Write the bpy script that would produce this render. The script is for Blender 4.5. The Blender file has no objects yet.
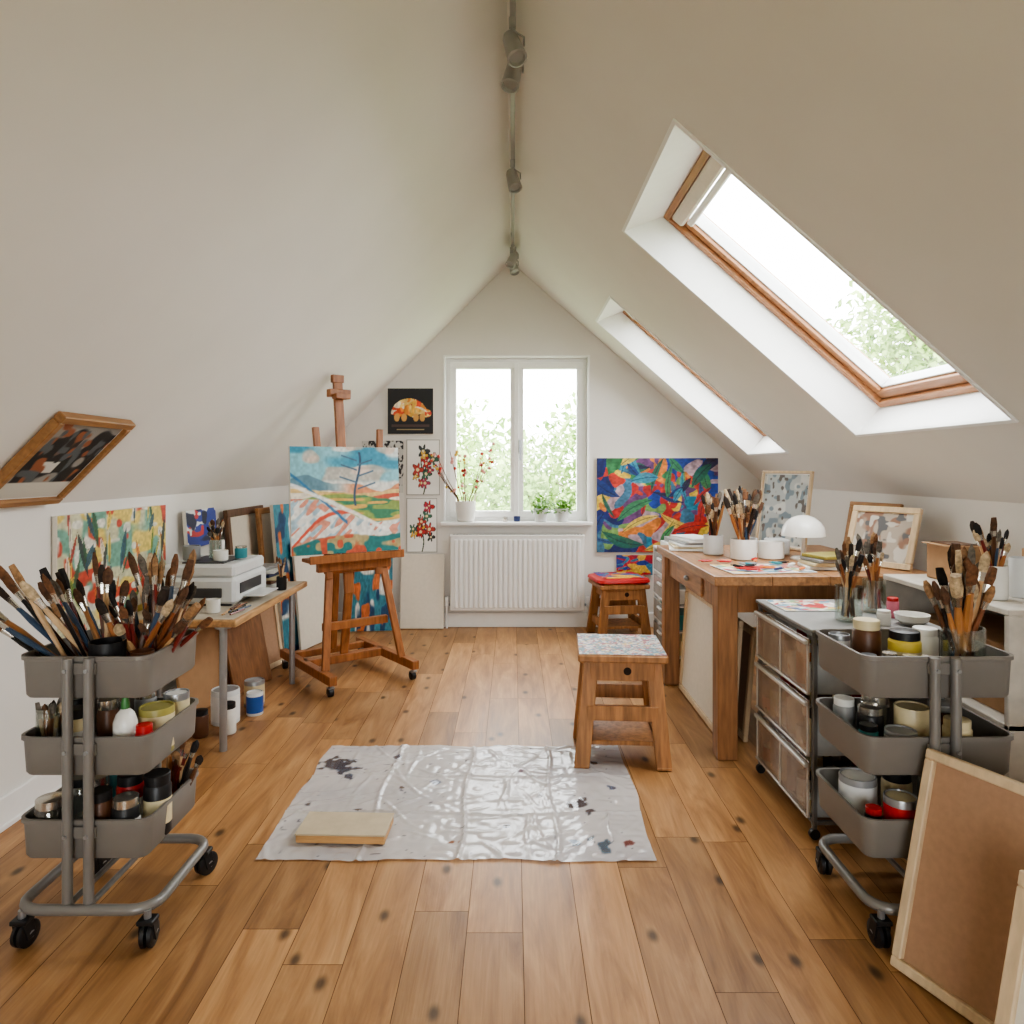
import bpy, math, random
import numpy as np
from mathutils import Matrix, Vector
random.seed(7)
D=math.radians
# ------------------------------------------------------------------ materials
def lin(c):
    return tuple(((x/255.)/12.92 if x/255.<=0.04045 else ((x/255.+0.055)/1.055)**2.4) for x in c)
MATS={}
def mat(name,col,rough=0.5,metal=0.0,var=0.06,scale=20,bump=0.0,stretch=None,trans=0.0,spec=0.5):
    if name in MATS: return MATS[name]
    m=bpy.data.materials.new(name); m.use_nodes=True
    nt=m.node_tree; N=nt.nodes; L=nt.links
    p=N['Principled BSDF']; p.inputs['Roughness'].default_value=rough; p.inputs['Metallic'].default_value=metal
    p.inputs['Specular IOR Level'].default_value=spec
    c=lin(col)
    tc=N.new('ShaderNodeTexCoord'); mp=N.new('ShaderNodeMapping')
    if stretch: mp.inputs['Scale'].default_value=stretch
    L.new(tc.outputs['Object'],mp.inputs['Vector'])
    nz=N.new('ShaderNodeTexNoise'); nz.inputs['Scale'].default_value=scale; nz.inputs['Detail'].default_value=4
    L.new(mp.outputs['Vector'],nz.inputs['Vector'])
    r=N.new('ShaderNodeValToRGB')
    r.color_ramp.elements[0].position=0.3; r.color_ramp.elements[1].position=0.7
    r.color_ramp.elements[0].color=tuple(max(0,x*(1-var*2)) for x in c)+(1,)
    r.color_ramp.elements[1].color=tuple(min(1,x*(1+var)) for x in c)+(1,)
    L.new(nz.outputs['Fac'],r.inputs['Fac']); L.new(r.outputs['Color'],p.inputs['Base Color'])
    if bump>0:
        b=N.new('ShaderNodeBump'); b.inputs['Strength'].default_value=bump; b.inputs['Distance'].default_value=0.01
        L.new(nz.outputs['Fac'],b.inputs['Height']); L.new(b.outputs['Normal'],p.inputs['Normal'])
    if trans>0:
        t=N.new('ShaderNodeBsdfTransparent'); t.inputs['Color'].default_value=(0.95,0.97,0.96,1)
        mx=N.new('ShaderNodeMixShader'); mx.inputs[0].default_value=trans
        L.new(p.outputs[0],mx.inputs[1]); L.new(t.outputs[0],mx.inputs[2])
        L.new(mx.outputs[0],N['Material Output'].inputs['Surface'])
    MATS[name]=m; return m
def wood(name,col,rough=0.5,axis='Z',var=0.22):
    st={'X':(1,9,9),'Y':(9,1,9),'Z':(9,9,1)}[axis]
    return mat(name,col,rough,0,var,6,0.08,st)
def attr_mat(name,rough=0.5,trans=0.0,bump=0.0):
    m=bpy.data.materials.new(name); m.use_nodes=True; nt=m.node_tree; N=nt.nodes; L=nt.links
    p=N['Principled BSDF']; p.inputs['Roughness'].default_value=rough
    a=N.new('ShaderNodeAttribute'); a.attribute_name='Col'; L.new(a.outputs['Color'],p.inputs['Base Color'])
    if bump:
        nz=N.new('ShaderNodeTexNoise'); nz.inputs['Scale'].default_value=120
        b=N.new('ShaderNodeBump'); b.inputs['Strength'].default_value=bump; b.inputs['Distance'].default_value=0.004
        L.new(nz.outputs['Fac'],b.inputs['Height']); L.new(b.outputs['Normal'],p.inputs['Normal'])
    if trans>0:
        t=N.new('ShaderNodeBsdfTransparent')
        mx=N.new('ShaderNodeMixShader'); mx.inputs[0].default_value=trans
        L.new(p.outputs[0],mx.inputs[1]); L.new(t.outputs[0],mx.inputs[2])
        L.new(mx.outputs[0],N['Material Output'].inputs['Surface'])
    MATS[name]=m; return m
def glass_mat(name,tint=(0.97,0.99,0.98),gl=0.08,rough=0.02):
    m=bpy.data.materials.new(name); m.use_nodes=True; nt=m.node_tree; N=nt.nodes; L=nt.links
    N.remove(N['Principled BSDF'])
    t=N.new('ShaderNodeBsdfTransparent'); t.inputs['Color'].default_value=tint+(1,)
    g=N.new('ShaderNodeBsdfGlossy'); g.inputs['Roughness'].default_value=rough
    mx=N.new('ShaderNodeMixShader'); mx.inputs[0].default_value=gl
    lw=N.new('ShaderNodeLayerWeight'); lw.inputs['Blend'].default_value=0.25
    mu=N.new('ShaderNodeMath'); mu.operation='MULTIPLY_ADD'; mu.inputs[1].default_value=0.35; mu.inputs[2].default_value=gl
    L.new(lw.outputs['Facing'],mu.inputs[0]); L.new(mu.outputs[0],mx.inputs[0])
    L.new(t.outputs[0],mx.inputs[1]); L.new(g.outputs[0],mx.inputs[2]); L.new(mx.outputs[0],N['Material Output'].inputs['Surface'])
    MATS[name]=m; return m

WALL=mat('wall_paint',(228,224,218),0.9,var=0.012,scale=3,bump=0.0)
WHITE=mat('white_gloss_paint',(240,239,236),0.4,var=0.01)
REVEAL=mat('reveal_white',(242,242,240),0.7,var=0.01)
GREYM=mat('cart_grey_steel',(124,119,113),0.42,0.0,var=0.02)
TUBE=mat('cart_tube_steel',(130,127,123),0.35,0.2,var=0.02)
BLACK=mat('black_rubber',(24,24,26),0.45,var=0.05)
CHROME=mat('ferrule_metal',(205,200,190),0.25,0.9,var=0.02)
STEEL=mat('brushed_steel',(165,167,170),0.35,0.7,var=0.02)
TRACK=mat('track_light_grey',(164,162,159),0.4,0.1,var=0.02)
PINE=wood('pine_wood',(206,158,104),0.5,'Z')
PINEX=wood('pine_wood_x',(206,158,104),0.5,'X')
PINEY=wood('pine_wood_y',(200,156,108),0.5,'Y')
PALE=wood('pale_stretcher_wood',(216,192,158),0.6,'Z',0.08)
SKYW=wood('skylight_pine',(176,124,86),0.4,'Y',0.10)
EASEL=wood('easel_beech',(160,102,60),0.42,'Z',0.18)
TABLE=wood('table_oak',(156,110,72),0.45,'Z',0.2)
TABLEX=wood('table_oak_top',(168,122,82),0.4,'Y',0.2)
STOOLW=wood('stool_pine',(174,122,76),0.5,'Z',0.2)
FRAMEW=wood('frame_oak',(160,116,74),0.45,'Y',0.14)
DARKW=wood('frame_walnut',(110,78,56),0.45,'Z',0.2)
KRAFT=mat('kraft_board',(176,140,112),0.85,var=0.04,scale=60)
CARD=mat('cardboard',(176,138,102),0.8,var=0.06)
CREAM=mat('cream_canvas',(226,218,204),0.85,var=0.02,scale=40)
PAPER=mat('white_paper',(238,237,234),0.8,var=0.02)
CERAM=mat('white_ceramic',(236,234,228),0.25,var=0.01)
PLAST=mat('white_plastic',(222,224,224),0.35,var=0.02)
SMOKE=mat('smoke_plastic_drawer',(196,168,146),0.15,var=0.25,scale=12,trans=0.50)
CLEAR=mat('clear_plastic_drawer',(206,206,204),0.2,var=0.08,scale=12,trans=0.45)
DKGREY=mat('dark_grey_plastic',(70,70,72),0.4,var=0.05)
GLASS=glass_mat('window_glass',gl=0.02)
JAR=glass_mat('jar_glass',(0.88,0.92,0.90),gl=0.16,rough=0.05)
LEAF=mat('houseplant_leaf',(110,165,50),0.5,var=0.3,scale=40)
TWIG=mat('twig_brown',(100,72,52),0.7)
BUD=mat('berry_red',(190,70,60),0.5,var=0.15)
BUDP=mat('blossom_pink',(224,160,150),0.6,var=0.1)
BUDY=mat('berry_yellow',(224,190,90),0.5)
ART=attr_mat('artist_paint',0.55,bump=0.15)
SHEET=attr_mat('plastic_dust_sheet',0.16,trans=0.26)
COLS={'red':(190,40,40),'yellow':(226,200,90),'blue':(40,86,160),'green':(70,130,70),'orange':(220,120,50),'teal':(60,140,150),
 'brown':(96,60,38),'white':(232,230,224),'black':(30,30,32),'cream':(222,206,166),'pink':(214,120,140),'grey':(150,150,150),'olive':(160,150,80),'navy':(30,44,90)}
def pc(n): return mat('paint_'+n,COLS[n],0.4,var=0.05)
HANDLES=[mat('handle_'+n,c,0.3,var=0.1) for n,c in [('chestnut',(134,80,48)),('tan',(184,128,80)),('black',(34,30,30)),('maroon',(120,44,38)),('umber',(96,62,40)),('honey',(172,112,66)),('natural',(204,162,116)),('pale',(214,180,140)),('caramel',(156,98,58)),('steelblue',(60,80,104))]]
BRIST=[mat('bristle_'+n,c,0.8,var=0.25,scale=90) for n,c in [('tan',(160,122,86)),('dark',(50,38,30)),('cream',(196,172,138)),('brown',(96,66,46)),('sable',(120,80,52)),('black',(34,30,30)),('grey',(110,102,92))]]

# ------------------------------------------------------------------ builder
class B:
    def __init__(s,name):
        s.name=name; s.v=[]; s.f=[]; s.m=[]; s.c={}; s.mats=[]; s.M=Matrix.Identity(4)
    def mi(s,m):
        if m not in s.mats: s.mats.append(m)
        return s.mats.index(m)
    def add(s,vs,fs,m,cols=None):
        o=len(s.v); M=s.M
        s.v.extend([tuple(M@Vector(v)) for v in vs])
        k=s.mi(m)
        for f in fs: s.f.append(tuple(i+o for i in f)); s.m.append(k)
        if cols is not None:
            for i,c in enumerate(cols): s.c[o+i]=c
    def box(s,c,sz,m,bev=0.003,R=None):
        h=[x/2 for x in sz]; b=min(bev,0.4*min(h)); vs=[];fs=[]
        def ci(sx,sy,sz_,a): return (((sx>0)*4+(sy>0)*2+(sz_>0)*1))*3+a
        for sx in(-1,1):
            for sy in(-1,1):
                for sz_ in(-1,1):
                    S=(sx,sy,sz_)
                    for a in range(3):
                        vs.append([S[k]*(h[k]-(0 if k==a else b)) for k in range(3)])
        for a in range(3):
            p,q=[k for k in range(3) if k!=a]
            for sg in(-1,1):
                l=[]
                for (u,w) in((-1,-1),(1,-1),(1,1),(-1,1)):
                    S=[0,0,0];S[a]=sg;S[p]=u;S[q]=w; l.append(ci(*S,a))
                fs.append(l)
            for u in(-1,1):
                for w in(-1,1):
                    S1=[0,0,0];S1[a]=-1;S1[p]=u;S1[q]=w;S2=list(S1);S2[a]=1
                    fs.append([ci(*S1,p),ci(*S1,q),ci(*S2,q),ci(*S2,p)])
        for sx in(-1,1):
            for sy in(-1,1):
                for sz_ in(-1,1): fs.append([ci(sx,sy,sz_,0),ci(sx,sy,sz_,1),ci(sx,sy,sz_,2)])
        if R is not None: vs=[list(R@Vector(v)) for v in vs]
        vs=[[v[i]+c[i] for i in range(3)] for v in vs]
        s.add(vs,fs,m)
    def bx(s,x0,x1,y0,y1,z0,z1,m,bev=0.003):
        s.box(((x0+x1)/2,(y0+y1)/2,(z0+z1)/2),(abs(x1-x0),abs(y1-y0),abs(z1-z0)),m,bev)
    def beam(s,p0,p1,w,t,m,side=(1,0,0),bev=0.003):
        p0=Vector(p0);p1=Vector(p1);z=(p1-p0);L=z.length;z.normalize()
        x=Vector(side);x=(x-z*x.dot(z)).normalized();y=z.cross(x)
        R=Matrix((x,y,z)).transposed()
        s.box(tuple((p0+p1)/2),(w,t,L),m,bev,R)
    def rev(s,p,d,prof,m,n=10,flat=1.0,cap=True):
        p=Vector(p);z=Vector(d).normalized()
        a=Vector((1,0,0)) if abs(z.x)<0.9 else Vector((0,1,0))
        x=(a-z*a.dot(z)).normalized();y=z.cross(x);vs=[];fs=[]
        for (t,r) in prof:
            for i in range(n):
                an=2*math.pi*i/n
                vs.append(p+z*t+x*(r*math.cos(an))+y*(r*flat*math.sin(an)))
        for k in range(len(prof)-1):
            for i in range(n):
                j=(i+1)%n; fs.append((k*n+i,k*n+j,(k+1)*n+j,(k+1)*n+i))
        if cap:
            fs.append(tuple(range(n))[::-1]); fs.append(tuple((len(prof)-1)*n+i for i in range(n)))
        s.add(vs,fs,m)
    def cyl(s,p0,p1,r,m,n=12,r1=None):
        p0=Vector(p0);p1=Vector(p1); s.rev(p0,p1-p0,[(0,r),((p1-p0).length,r if r1 is None else r1)],m,n)
    def lathe(s,c,prof,m,n=20,cap=True):
        s.rev(c,(0,0,1),[(z,r) for r,z in prof],m,n,1.0,cap)
    def tube(s,pts,r,m,n=8,closed=False):
        P=[Vector(p) for p in pts];N=len(P);vs=[];fs=[]
        px=None
        for k in range(N):
            if closed: t=(P[(k+1)%N]-P[k-1]).normalized()
            else: t=(P[min(k+1,N-1)]-P[max(k-1,0)]).normalized()
            if px is None: a=Vector((0,0,1)) if abs(t.z)<0.9 else Vector((1,0,0))
            else: a=px
            x=(a-t*a.dot(t)).normalized();px=x;y=t.cross(x)
            rr=r[k] if isinstance(r,(list,tuple)) else r
            for i in range(n):
                an=2*math.pi*i/n; vs.append(P[k]+x*rr*math.cos(an)+y*rr*math.sin(an))
        for k in range(N if closed else N-1):
            k2=(k+1)%N
            for i in range(n):
                j=(i+1)%n; fs.append((k*n+i,k*n+j,k2*n+j,k2*n+i))
        if not closed:
            fs.append(tuple(range(n))[::-1]); fs.append(tuple((N-1)*n+i for i in range(n)))
        s.add(vs,fs,m)
    def loft(s,loops,m,cap0=False,cap1=False):
        n=len(loops[0]);vs=[v for l in loops for v in l];fs=[]
        for k in range(len(loops)-1):
            for i in range(n):
                j=(i+1)%n; fs.append((k*n+i,k*n+j,(k+1)*n+j,(k+1)*n+i))
        if cap0: fs.append(tuple(range(n))[::-1])
        if cap1: fs.append(tuple((len(loops)-1)*n+i for i in range(n)))
        s.add(vs,fs,m)
    def sph(s,c,r,m,sc=(1,1,1),n=10):
        k=n//2+1
        vs=[];fs=[]
        for a in range(k+1):
            th=math.pi*a/k
            for i in range(n):
                an=2*math.pi*i/n
                vs.append((c[0]+r*sc[0]*math.sin(th)*math.cos(an),c[1]+r*sc[1]*math.sin(th)*math.sin(an),c[2]+r*sc[2]*math.cos(th)))
        for a in range(k):
            for i in range(n):
                j=(i+1)%n; fs.append((a*n+i,a*n+j,(a+1)*n+j,(a+1)*n+i))
        s.add(vs,fs,m)
    def poly(s,vs,m): s.add(vs,[tuple(range(len(vs)))],m)
    def art(s,x0,x1,z0,z1,y,func,nx=90,nz=90,m=None):
        U,V=np.meshgrid(np.linspace(0,1,nx),np.linspace(0,1,nz))
        C=np.clip(func(U,V),0,1); C=np.where(C<=0.04045,C/12.92,((C+0.055)/1.055)**2.4)
        vs=[(x0+(x1-x0)*u,y,z0+(z1-z0)*w) for u,w in zip(U.ravel(),V.ravel())]
        fs=[(j*nx+i,j*nx+i+1,(j+1)*nx+i+1,(j+1)*nx+i) for j in range(nz-1) for i in range(nx-1)]
        s.add(vs,fs,m or ART,[tuple(c) for c in C.reshape(-1,3)])
    def flatart(s,x0,x1,y0,y1,z,func,nx=60):
        U,V=np.meshgrid(np.linspace(0,1,nx),np.linspace(0,1,nx))
        C=np.clip(func(U,V),0,1); C=np.where(C<=0.04045,C/12.92,((C+0.055)/1.055)**2.4)
        s.add([(x0+(x1-x0)*u,y0+(y1-y0)*v,z) for u,v in zip(U.ravel(),V.ravel())],[(j*nx+i,j*nx+i+1,(j+1)*nx+i+1,(j+1)*nx+i) for j in range(nx-1) for i in range(nx-1)],ART,[tuple(c) for c in C.reshape(-1,3)])
    def done(s,smooth=35,recalc=True):
        import bmesh
        A=np.array(s.v); lo=A.min(0);hi=A.max(0); o=Vector(((lo[0]+hi[0])/2,(lo[1]+hi[1])/2,lo[2]))
        me=bpy.data.meshes.new(s.name); me.from_pydata([tuple(Vector(v)-o) for v in s.v],[],s.f)
        for m in s.mats: me.materials.append(m)
        me.polygons.foreach_set('material_index',s.m)
        if s.c:
            ca=me.color_attributes.new('Col','FLOAT_COLOR','POINT')
            arr=np.ones((len(s.v),4))*0.5; arr[:,3]=1
            for i,c in s.c.items(): arr[i,:3]=c
            ca.data.foreach_set('color',arr.ravel())
        me.update()
        if recalc:
            bm=bmesh.new(); bm.from_mesh(me); bmesh.ops.recalc_face_normals(bm,faces=bm.faces); bm.to_mesh(me); bm.free()
        me.shade_smooth()
        me.set_sharp_from_angle(angle=D(smooth))
        ob=bpy.data.objects.new(s.name,me); ob.location=o
        bpy.context.collection.objects.link(ob); return ob
def rr(x0,x1,y0,y1,r,z,n=4):
    out=[]
    for cx,cy,a0 in((x1-r,y1-r,0),(x0+r,y1-r,90),(x0+r,y0+r,180),(x1-r,y0+r,270)):
        for i in range(n+1):
            a=D(a0+90*i/n); out.append((cx+r*math.cos(a),cy+r*math.sin(a),z))
    return out
def place(x,y,z,yaw=0,lean=0):
    return Matrix.Translation((x,y,z))@Matrix.Rotation(D(yaw),4,'Z')@Matrix.Rotation(-D(lean),4,'X')

# ------------------------------------------------------------------ painting functions
def vn(U,V,sx,sy,seed):
    r=np.random.RandomState(seed); n=64; g=r.rand(n,n)
    x=U*sx;y=V*sy; xi=np.floor(x).astype(int);yi=np.floor(y).astype(int);fx=x-xi;fy=y-yi
    fx=fx*fx*(3-2*fx);fy=fy*fy*(3-2*fy)
    a=g[yi%n,xi%n];b=g[yi%n,(xi+1)%n];c=g[(yi+1)%n,xi%n];d=g[(yi+1)%n,(xi+1)%n]
    return (a*(1-fx)+b*fx)*(1-fy)+(c*(1-fx)+d*fx)*fy
def mixc(C,col,a):
    col=np.array(col)/255.; return C*(1-a[...,None])+col*a[...,None]
def ss(x,a,b):
    t=np.clip((x-a)/(b-a+1e-9),0,1); return t*t*(3-2*t)
def vor(U,V,n,seed,asp=1.0,pal=None,warp=0.06):
    r=np.random.RandomState(seed); P=r.rand(n,2); th=r.rand(n)*math.pi; s=0.5+r.rand(n)*1.2; e=1.6+r.rand(n)*2
    u=U+warp*(vn(U,V,6,6,seed+1)-.5); v=V+warp*(vn(U,V,6,6,seed+2)-.5)
    best=np.full(U.shape,9.);idx=np.zeros(U.shape,int);second=np.full(U.shape,9.)
    for i in range(n):
        dx=(u-P[i,0])*asp;dy=v-P[i,1];a=dx*math.cos(th[i])+dy*math.sin(th[i]);b=-dx*math.sin(th[i])+dy*math.cos(th[i])
        d=np.sqrt(a*a+(b*e[i])**2)/s[i]
        m=d<best; second=np.where(m,best,np.minimum(second,d)); best=np.where(m,d,best); idx=np.where(m,i,idx)
    pal=np.array(pal)/255.; C=pal[r.randint(0,len(pal),n)][idx]
    C=C*(0.85+0.3*vn(U,V,30,12,seed+5))[...,None]
    return C,second-best
def f_abstract(U,V):
    C,e=vor(U,V,80,11,1.3,[(190,50,46),(204,66,52),(36,70,160),(28,44,110),(230,196,76),(216,130,60),(60,130,80),(50,140,170),(70,120,150),(186,160,170),(110,70,120),(120,160,90)],warp=.14)
    r=np.random.RandomState(78)
    cols=[(30,60,130),(200,56,48),(60,140,90),(232,200,90),(60,150,180),(40,110,90),(40,40,80),(50,90,150)]
    for i in range(38):
        cx,cy=r.rand(2);a=r.uniform(0,3.14);L=r.uniform(.08,.24);w=r.uniform(.02,.06)
        dx=(U-cx)*1.29;dy=V-cy;p=dx*math.cos(a)+dy*math.sin(a);q=-dx*math.sin(a)+dy*math.cos(a)+.8*p*p
        k=(np.abs(p)<L)*(np.abs(q)<w*(1-(p/L)**2));C=mixc(C,cols[i%8],k*.9)
        C=mixc(C,(20,24,50),(np.abs(p)<L)*(np.abs(q)<.004)*.5)
    return C*(.84+.28*vn(U,V,60,60,5))[...,None]*.95
def f_leafy(U,V):
    C=np.ones(U.shape+(3,))*np.array([206,204,170])/255.
    C=mixc(C,(120,170,150),ss(vn(U,V,7,6,3),.5,.62)); C=mixc(C,(224,200,110),ss(vn(U,V,9,7,4),.58,.68)); C=mixc(C,(200,80,60),ss(vn(U,V,12,10,14),.66,.74)); C=mixc(C,(230,228,215),ss(vn(U,V,14,14,15),.7,.78))
    r=np.random.RandomState(3)
    cols=[(60,100,70),(50,90,110),(190,60,50),(236,228,210),(50,60,60),(110,140,60),(210,120,60),(230,200,90)]
    for i in range(60):
        cx,cy=r.rand(2);a=r.uniform(1.0,2.2);L=r.uniform(.06,.17);w=r.uniform(.012,.032)
        dx=(U-cx)*1.4;dy=V-cy;p=dx*math.cos(a)+dy*math.sin(a);q=-dx*math.sin(a)+dy*math.cos(a)
        k=(np.abs(p)<L)*(np.abs(q)<w*(1-(p/L)**2))
        C=mixc(C,cols[i%8],k*0.85)
        C=mixc(C,(60,60,50),(np.abs(p)<L)*(np.abs(q)<.003)*.5)
    return C*(.86+.2*vn(U,V,60,60,6))[...,None]
def f_landscape(U,V):
    w=V+0.03*(vn(U,V,5,5,21)-.5)+.012*(vn(U,V,24,18,20)-.5)
    C=np.ones(U.shape+(3,))*np.array([228,226,218])/255.
    sky=ss(w,.66,.7); C=mixc(C,(140,196,208),sky)
    C=mixc(C,(64,150,180),sky*ss(vn(U+V*.3,V,3,7,22),.42,.65)); C=mixc(C,(236,236,230),sky*ss(vn(U-V*.5,V,4,9,23),.55,.66)*.9);C=mixc(C,(220,190,170),sky*ss(vn(U*1.1,V,5,9,33),.66,.76)*.7)
    hill=.67+.05*np.sin(U*5+1)+.03*np.sin(U*13)
    h=ss(hill-w,0,.015)
    C=mixc(C,(100,140,156),h*ss(.55-U,0,.3)); C=mixc(C,(222,148,104),h*ss(U,.4,.6))
    h2=ss(.61+.04*np.sin(U*4+2.5)-w,0,.015); C=mixc(C,(228,196,130),h2); C=mixc(C,(200,90,64),h2*ss(vn(U,V,5,26,24),.58,.66));C=mixc(C,(240,230,210),h2*ss(vn(U,V,4,34,34),.6,.68))
    h3=ss(.50+.06*np.sin(U*3.3)-w,0,.015); C=mixc(C,(142,164,86),h3); C=mixc(C,(64,130,96),h3*ss(vn(U,V,6,26,25),.5,.64));C=mixc(C,(220,176,90),h3*ss(vn(U,V,5,30,35),.6,.7))
    h4=ss(.40+.22*(U-.5)*(-1)+.05*np.sin(U*7)-w,0,.02); C=mixc(C,(236,234,228),h4); C=mixc(C,(170,196,208),h4*ss(vn(U+V,V-U,8,18,26),.5,.65));C=mixc(C,(222,150,126),h4*ss(vn(U+V,V-U,7,22,36),.66,.74))
    p=np.abs(w-(.06+.62*U+.1*np.sin(U*6)));C=mixc(C,(216,80,54),(1-ss(p,.010,.026))*(U<.55)*.95)
    p=np.abs(w-(.66-.95*(U-.1)));C=mixc(C,(40,110,160),(1-ss(p,.008,.026))*(U<.5)*.85)
    p=np.abs(w-(.5-.5*(U-.3)));C=mixc(C,(250,248,244),(1-ss(p,.01,.03))*(U<.85)*.9)
    h5=ss(.12+.16*(U-.3)+.05*np.sin(U*5)-w,0,.02);C=mixc(C,(176,150,90),h5*.8);C=mixc(C,(40,120,120),h5*ss(vn(U,V,12,14,27),.52,.66));C=mixc(C,(200,90,60),h5*ss(vn(U,V,14,12,28),.66,.74))
    tx=np.abs(U-.60-.03*np.sin(V*9));C=mixc(C,(60,84,110),(1-ss(tx,.006,.015))*(V>.44)*(V<.95))
    for k,(y0,sg) in enumerate([(.6,1),(.66,-1),(.72,1),(.78,-1),(.83,1),(.87,-1)]):
        q=np.abs(V-(y0+.35*np.abs(U-.60)));C=mixc(C,(76,106,130),(1-ss(q,.004,.013))*(np.sign(U-.60)==sg)*(np.abs(U-.60)<.17-.1*(y0-.6))*.9)
    return C*(0.90+0.16*vn(U,V,50,40,29))[...,None]
def f_tortoise(U,V):
    C=np.ones(U.shape+(3,))*np.array([34,34,38])/255.
    d=((U-.47)/.40)**2+((V-.42)/.36)**2; body=(d<1)*(V>.40+.03*np.sin(U*20))
    K,e=vor(U,V,90,4,1.0,[(214,80,50),(234,180,80),(244,226,196),(200,70,60),(224,140,60),(236,200,120)])
    C=np.where((body>0)[...,None],K,C)
    C=np.where((((((U-.86)/.10)**2+((V-.45)/.09)**2)<1))[...,None],K*1.05,C)
    for lx in(.2,.36,.62,.76): C=mixc(C,(216,160,90),((((U-lx)/.06)**2+((V-.36)/.09)**2)<1)*1.)
    C=mixc(C,(130,90,80),(np.abs(V-.18)<.03)*(np.abs(U-.5)<.42)*.5)
    return mixc(C,(190,170,120),(np.abs(V-.1)<.012)*(np.abs(U-.5)<.3)*.8)
def f_flower(seed):
    def f(U,V):
        C=np.ones(U.shape+(3,))*np.array([243,241,236])/255.
        r=np.random.RandomState(seed)
        C=mixc(C,(60,80,60),(np.abs(U-.5-.06*np.sin(V*8))<.02)*(V<.7)*1.)
        for i in range(13):
            cx,cy=.5+r.uniform(-.3,.3),.2+r.uniform(0,.66);s=r.uniform(.11,.2)
            col=[(196,50,50),(50,56,60),(224,180,70),(190,70,60),(60,110,90),(180,60,90)][i%6]
            d=np.sqrt(((U-cx)*.62)**2+(V-cy)**2);a=np.arctan2(V-cy,(U-cx))
            C=mixc(C,(30,30,34),(d<s*.66*(.72+.3*np.cos(a*5)))*1.)
            C=mixc(C,col,(d<s*.58*(.7+.3*np.cos(a*5)))*1.);C=mixc(C,(236,220,170),(d<s*.16)*1.)
        C=mixc(C,(170,166,158),((U<.025)|(U>.975)|(V<.015)|(V>.985))*1.)
        return C
    return f
def f_sketch(U,V):
    k=vn(U,V,14,12,31)*.5+vn(U,V,30,28,32)*.5
    C=np.ones(U.shape+(3,))*np.array([206,204,198])/255.
    C=mixc(C,(50,50,54),ss(k,.52,.58)); return C
def f_teal(U,V):
    C=np.ones(U.shape+(3,))*np.array([60,130,150])/255.
    C=mixc(C,(226,226,220),ss(vn(U,V,4,7,41),.5,.6));C=mixc(C,(30,70,110),ss(vn(U,V,5,10,42),.55,.7));C=mixc(C,(200,110,60),ss(vn(U,V,8,10,43),.74,.8));return C*(.85+.3*vn(U,V,30,50,44))[...,None]
def f_blue(U,V):
    C=np.ones(U.shape+(3,))*np.array([40,60,150])/255.
    C=mixc(C,(200,60,60),ss(vn(U,V,6,6,51),.68,.75));C=mixc(C,(230,230,230),ss(vn(U,V,9,8,52),.72,.78));C=mixc(C,(20,26,60),ss(vn(U,V,5,6,53),.6,.7));return C
def f_palette(U,V):
    C,e=vor(U,V,70,61,1.2,[(232,228,222),(226,222,214),(206,120,110),(120,160,180),(220,190,120),(190,60,60),(140,170,130),(230,226,220),(70,90,130)],warp=.12);return C
def f_seat(U,V):
    C=np.ones(U.shape+(3,))*np.array([166,162,160])/255.
    for s,c in [(71,(120,136,152)),(72,(190,96,84)),(73,(200,196,188)),(74,(86,100,104)),(75,(200,170,116)),(76,(150,80,96)),(77,(206,202,196)),(78,(96,130,140))]:
        C=mixc(C,c,ss(.5*vn(U,V,22,16,s)+.5*vn(U,V,50,40,s+20),.56,.62)*.9)
    return C
def f_redseat(U,V):
    C,e=vor(U,V,26,81,1,[(176,36,44),(40,60,140),(190,50,60),(60,120,150),(214,170,70),(150,30,60)]);return C
def f_photo(U,V):
    C=np.ones(U.shape+(3,))*np.array([36,36,38])/255.
    C=mixc(C,(150,146,140),ss(vn(U,V,5,4,90),.6,.68));C=mixc(C,(210,206,198),((np.abs(U-.35)<.16)*(np.abs(V-.42)<.08)*(vn(U,V,14,14,89)>.35))*1.)
    C=mixc(C,(150,90,60),ss(vn(U,V,9,8,92),.66,.74));C=mixc(C,(90,96,100),ss(vn(U,V,12,9,93),.66,.74));C=mixc(C,(204,200,190),(V<.22)*1.);return C
def f_portrait(U,V):
    C=np.ones(U.shape+(3,))*np.array([178,184,184])/255.
    C=mixc(C,(206,208,204),ss(vn(U,V,8,6,95),.5,.62));C=mixc(C,(120,136,146),ss(vn(U,V,9,12,96),.6,.7));C=mixc(C,(96,88,84),ss(vn(U,V,14,16,97),.74,.8));return C
def f_rust(U,V):
    C=np.ones(U.shape+(3,))*np.array([180,168,154])/255.
    C=mixc(C,(150,116,98),ss(vn(U,V,7,6,98),.5,.66));C=mixc(C,(104,104,106),ss(vn(U,V,9,9,99),.64,.72));C=mixc(C,(206,200,190),ss(vn(U,V,11,9,100),.64,.72));return C

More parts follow.
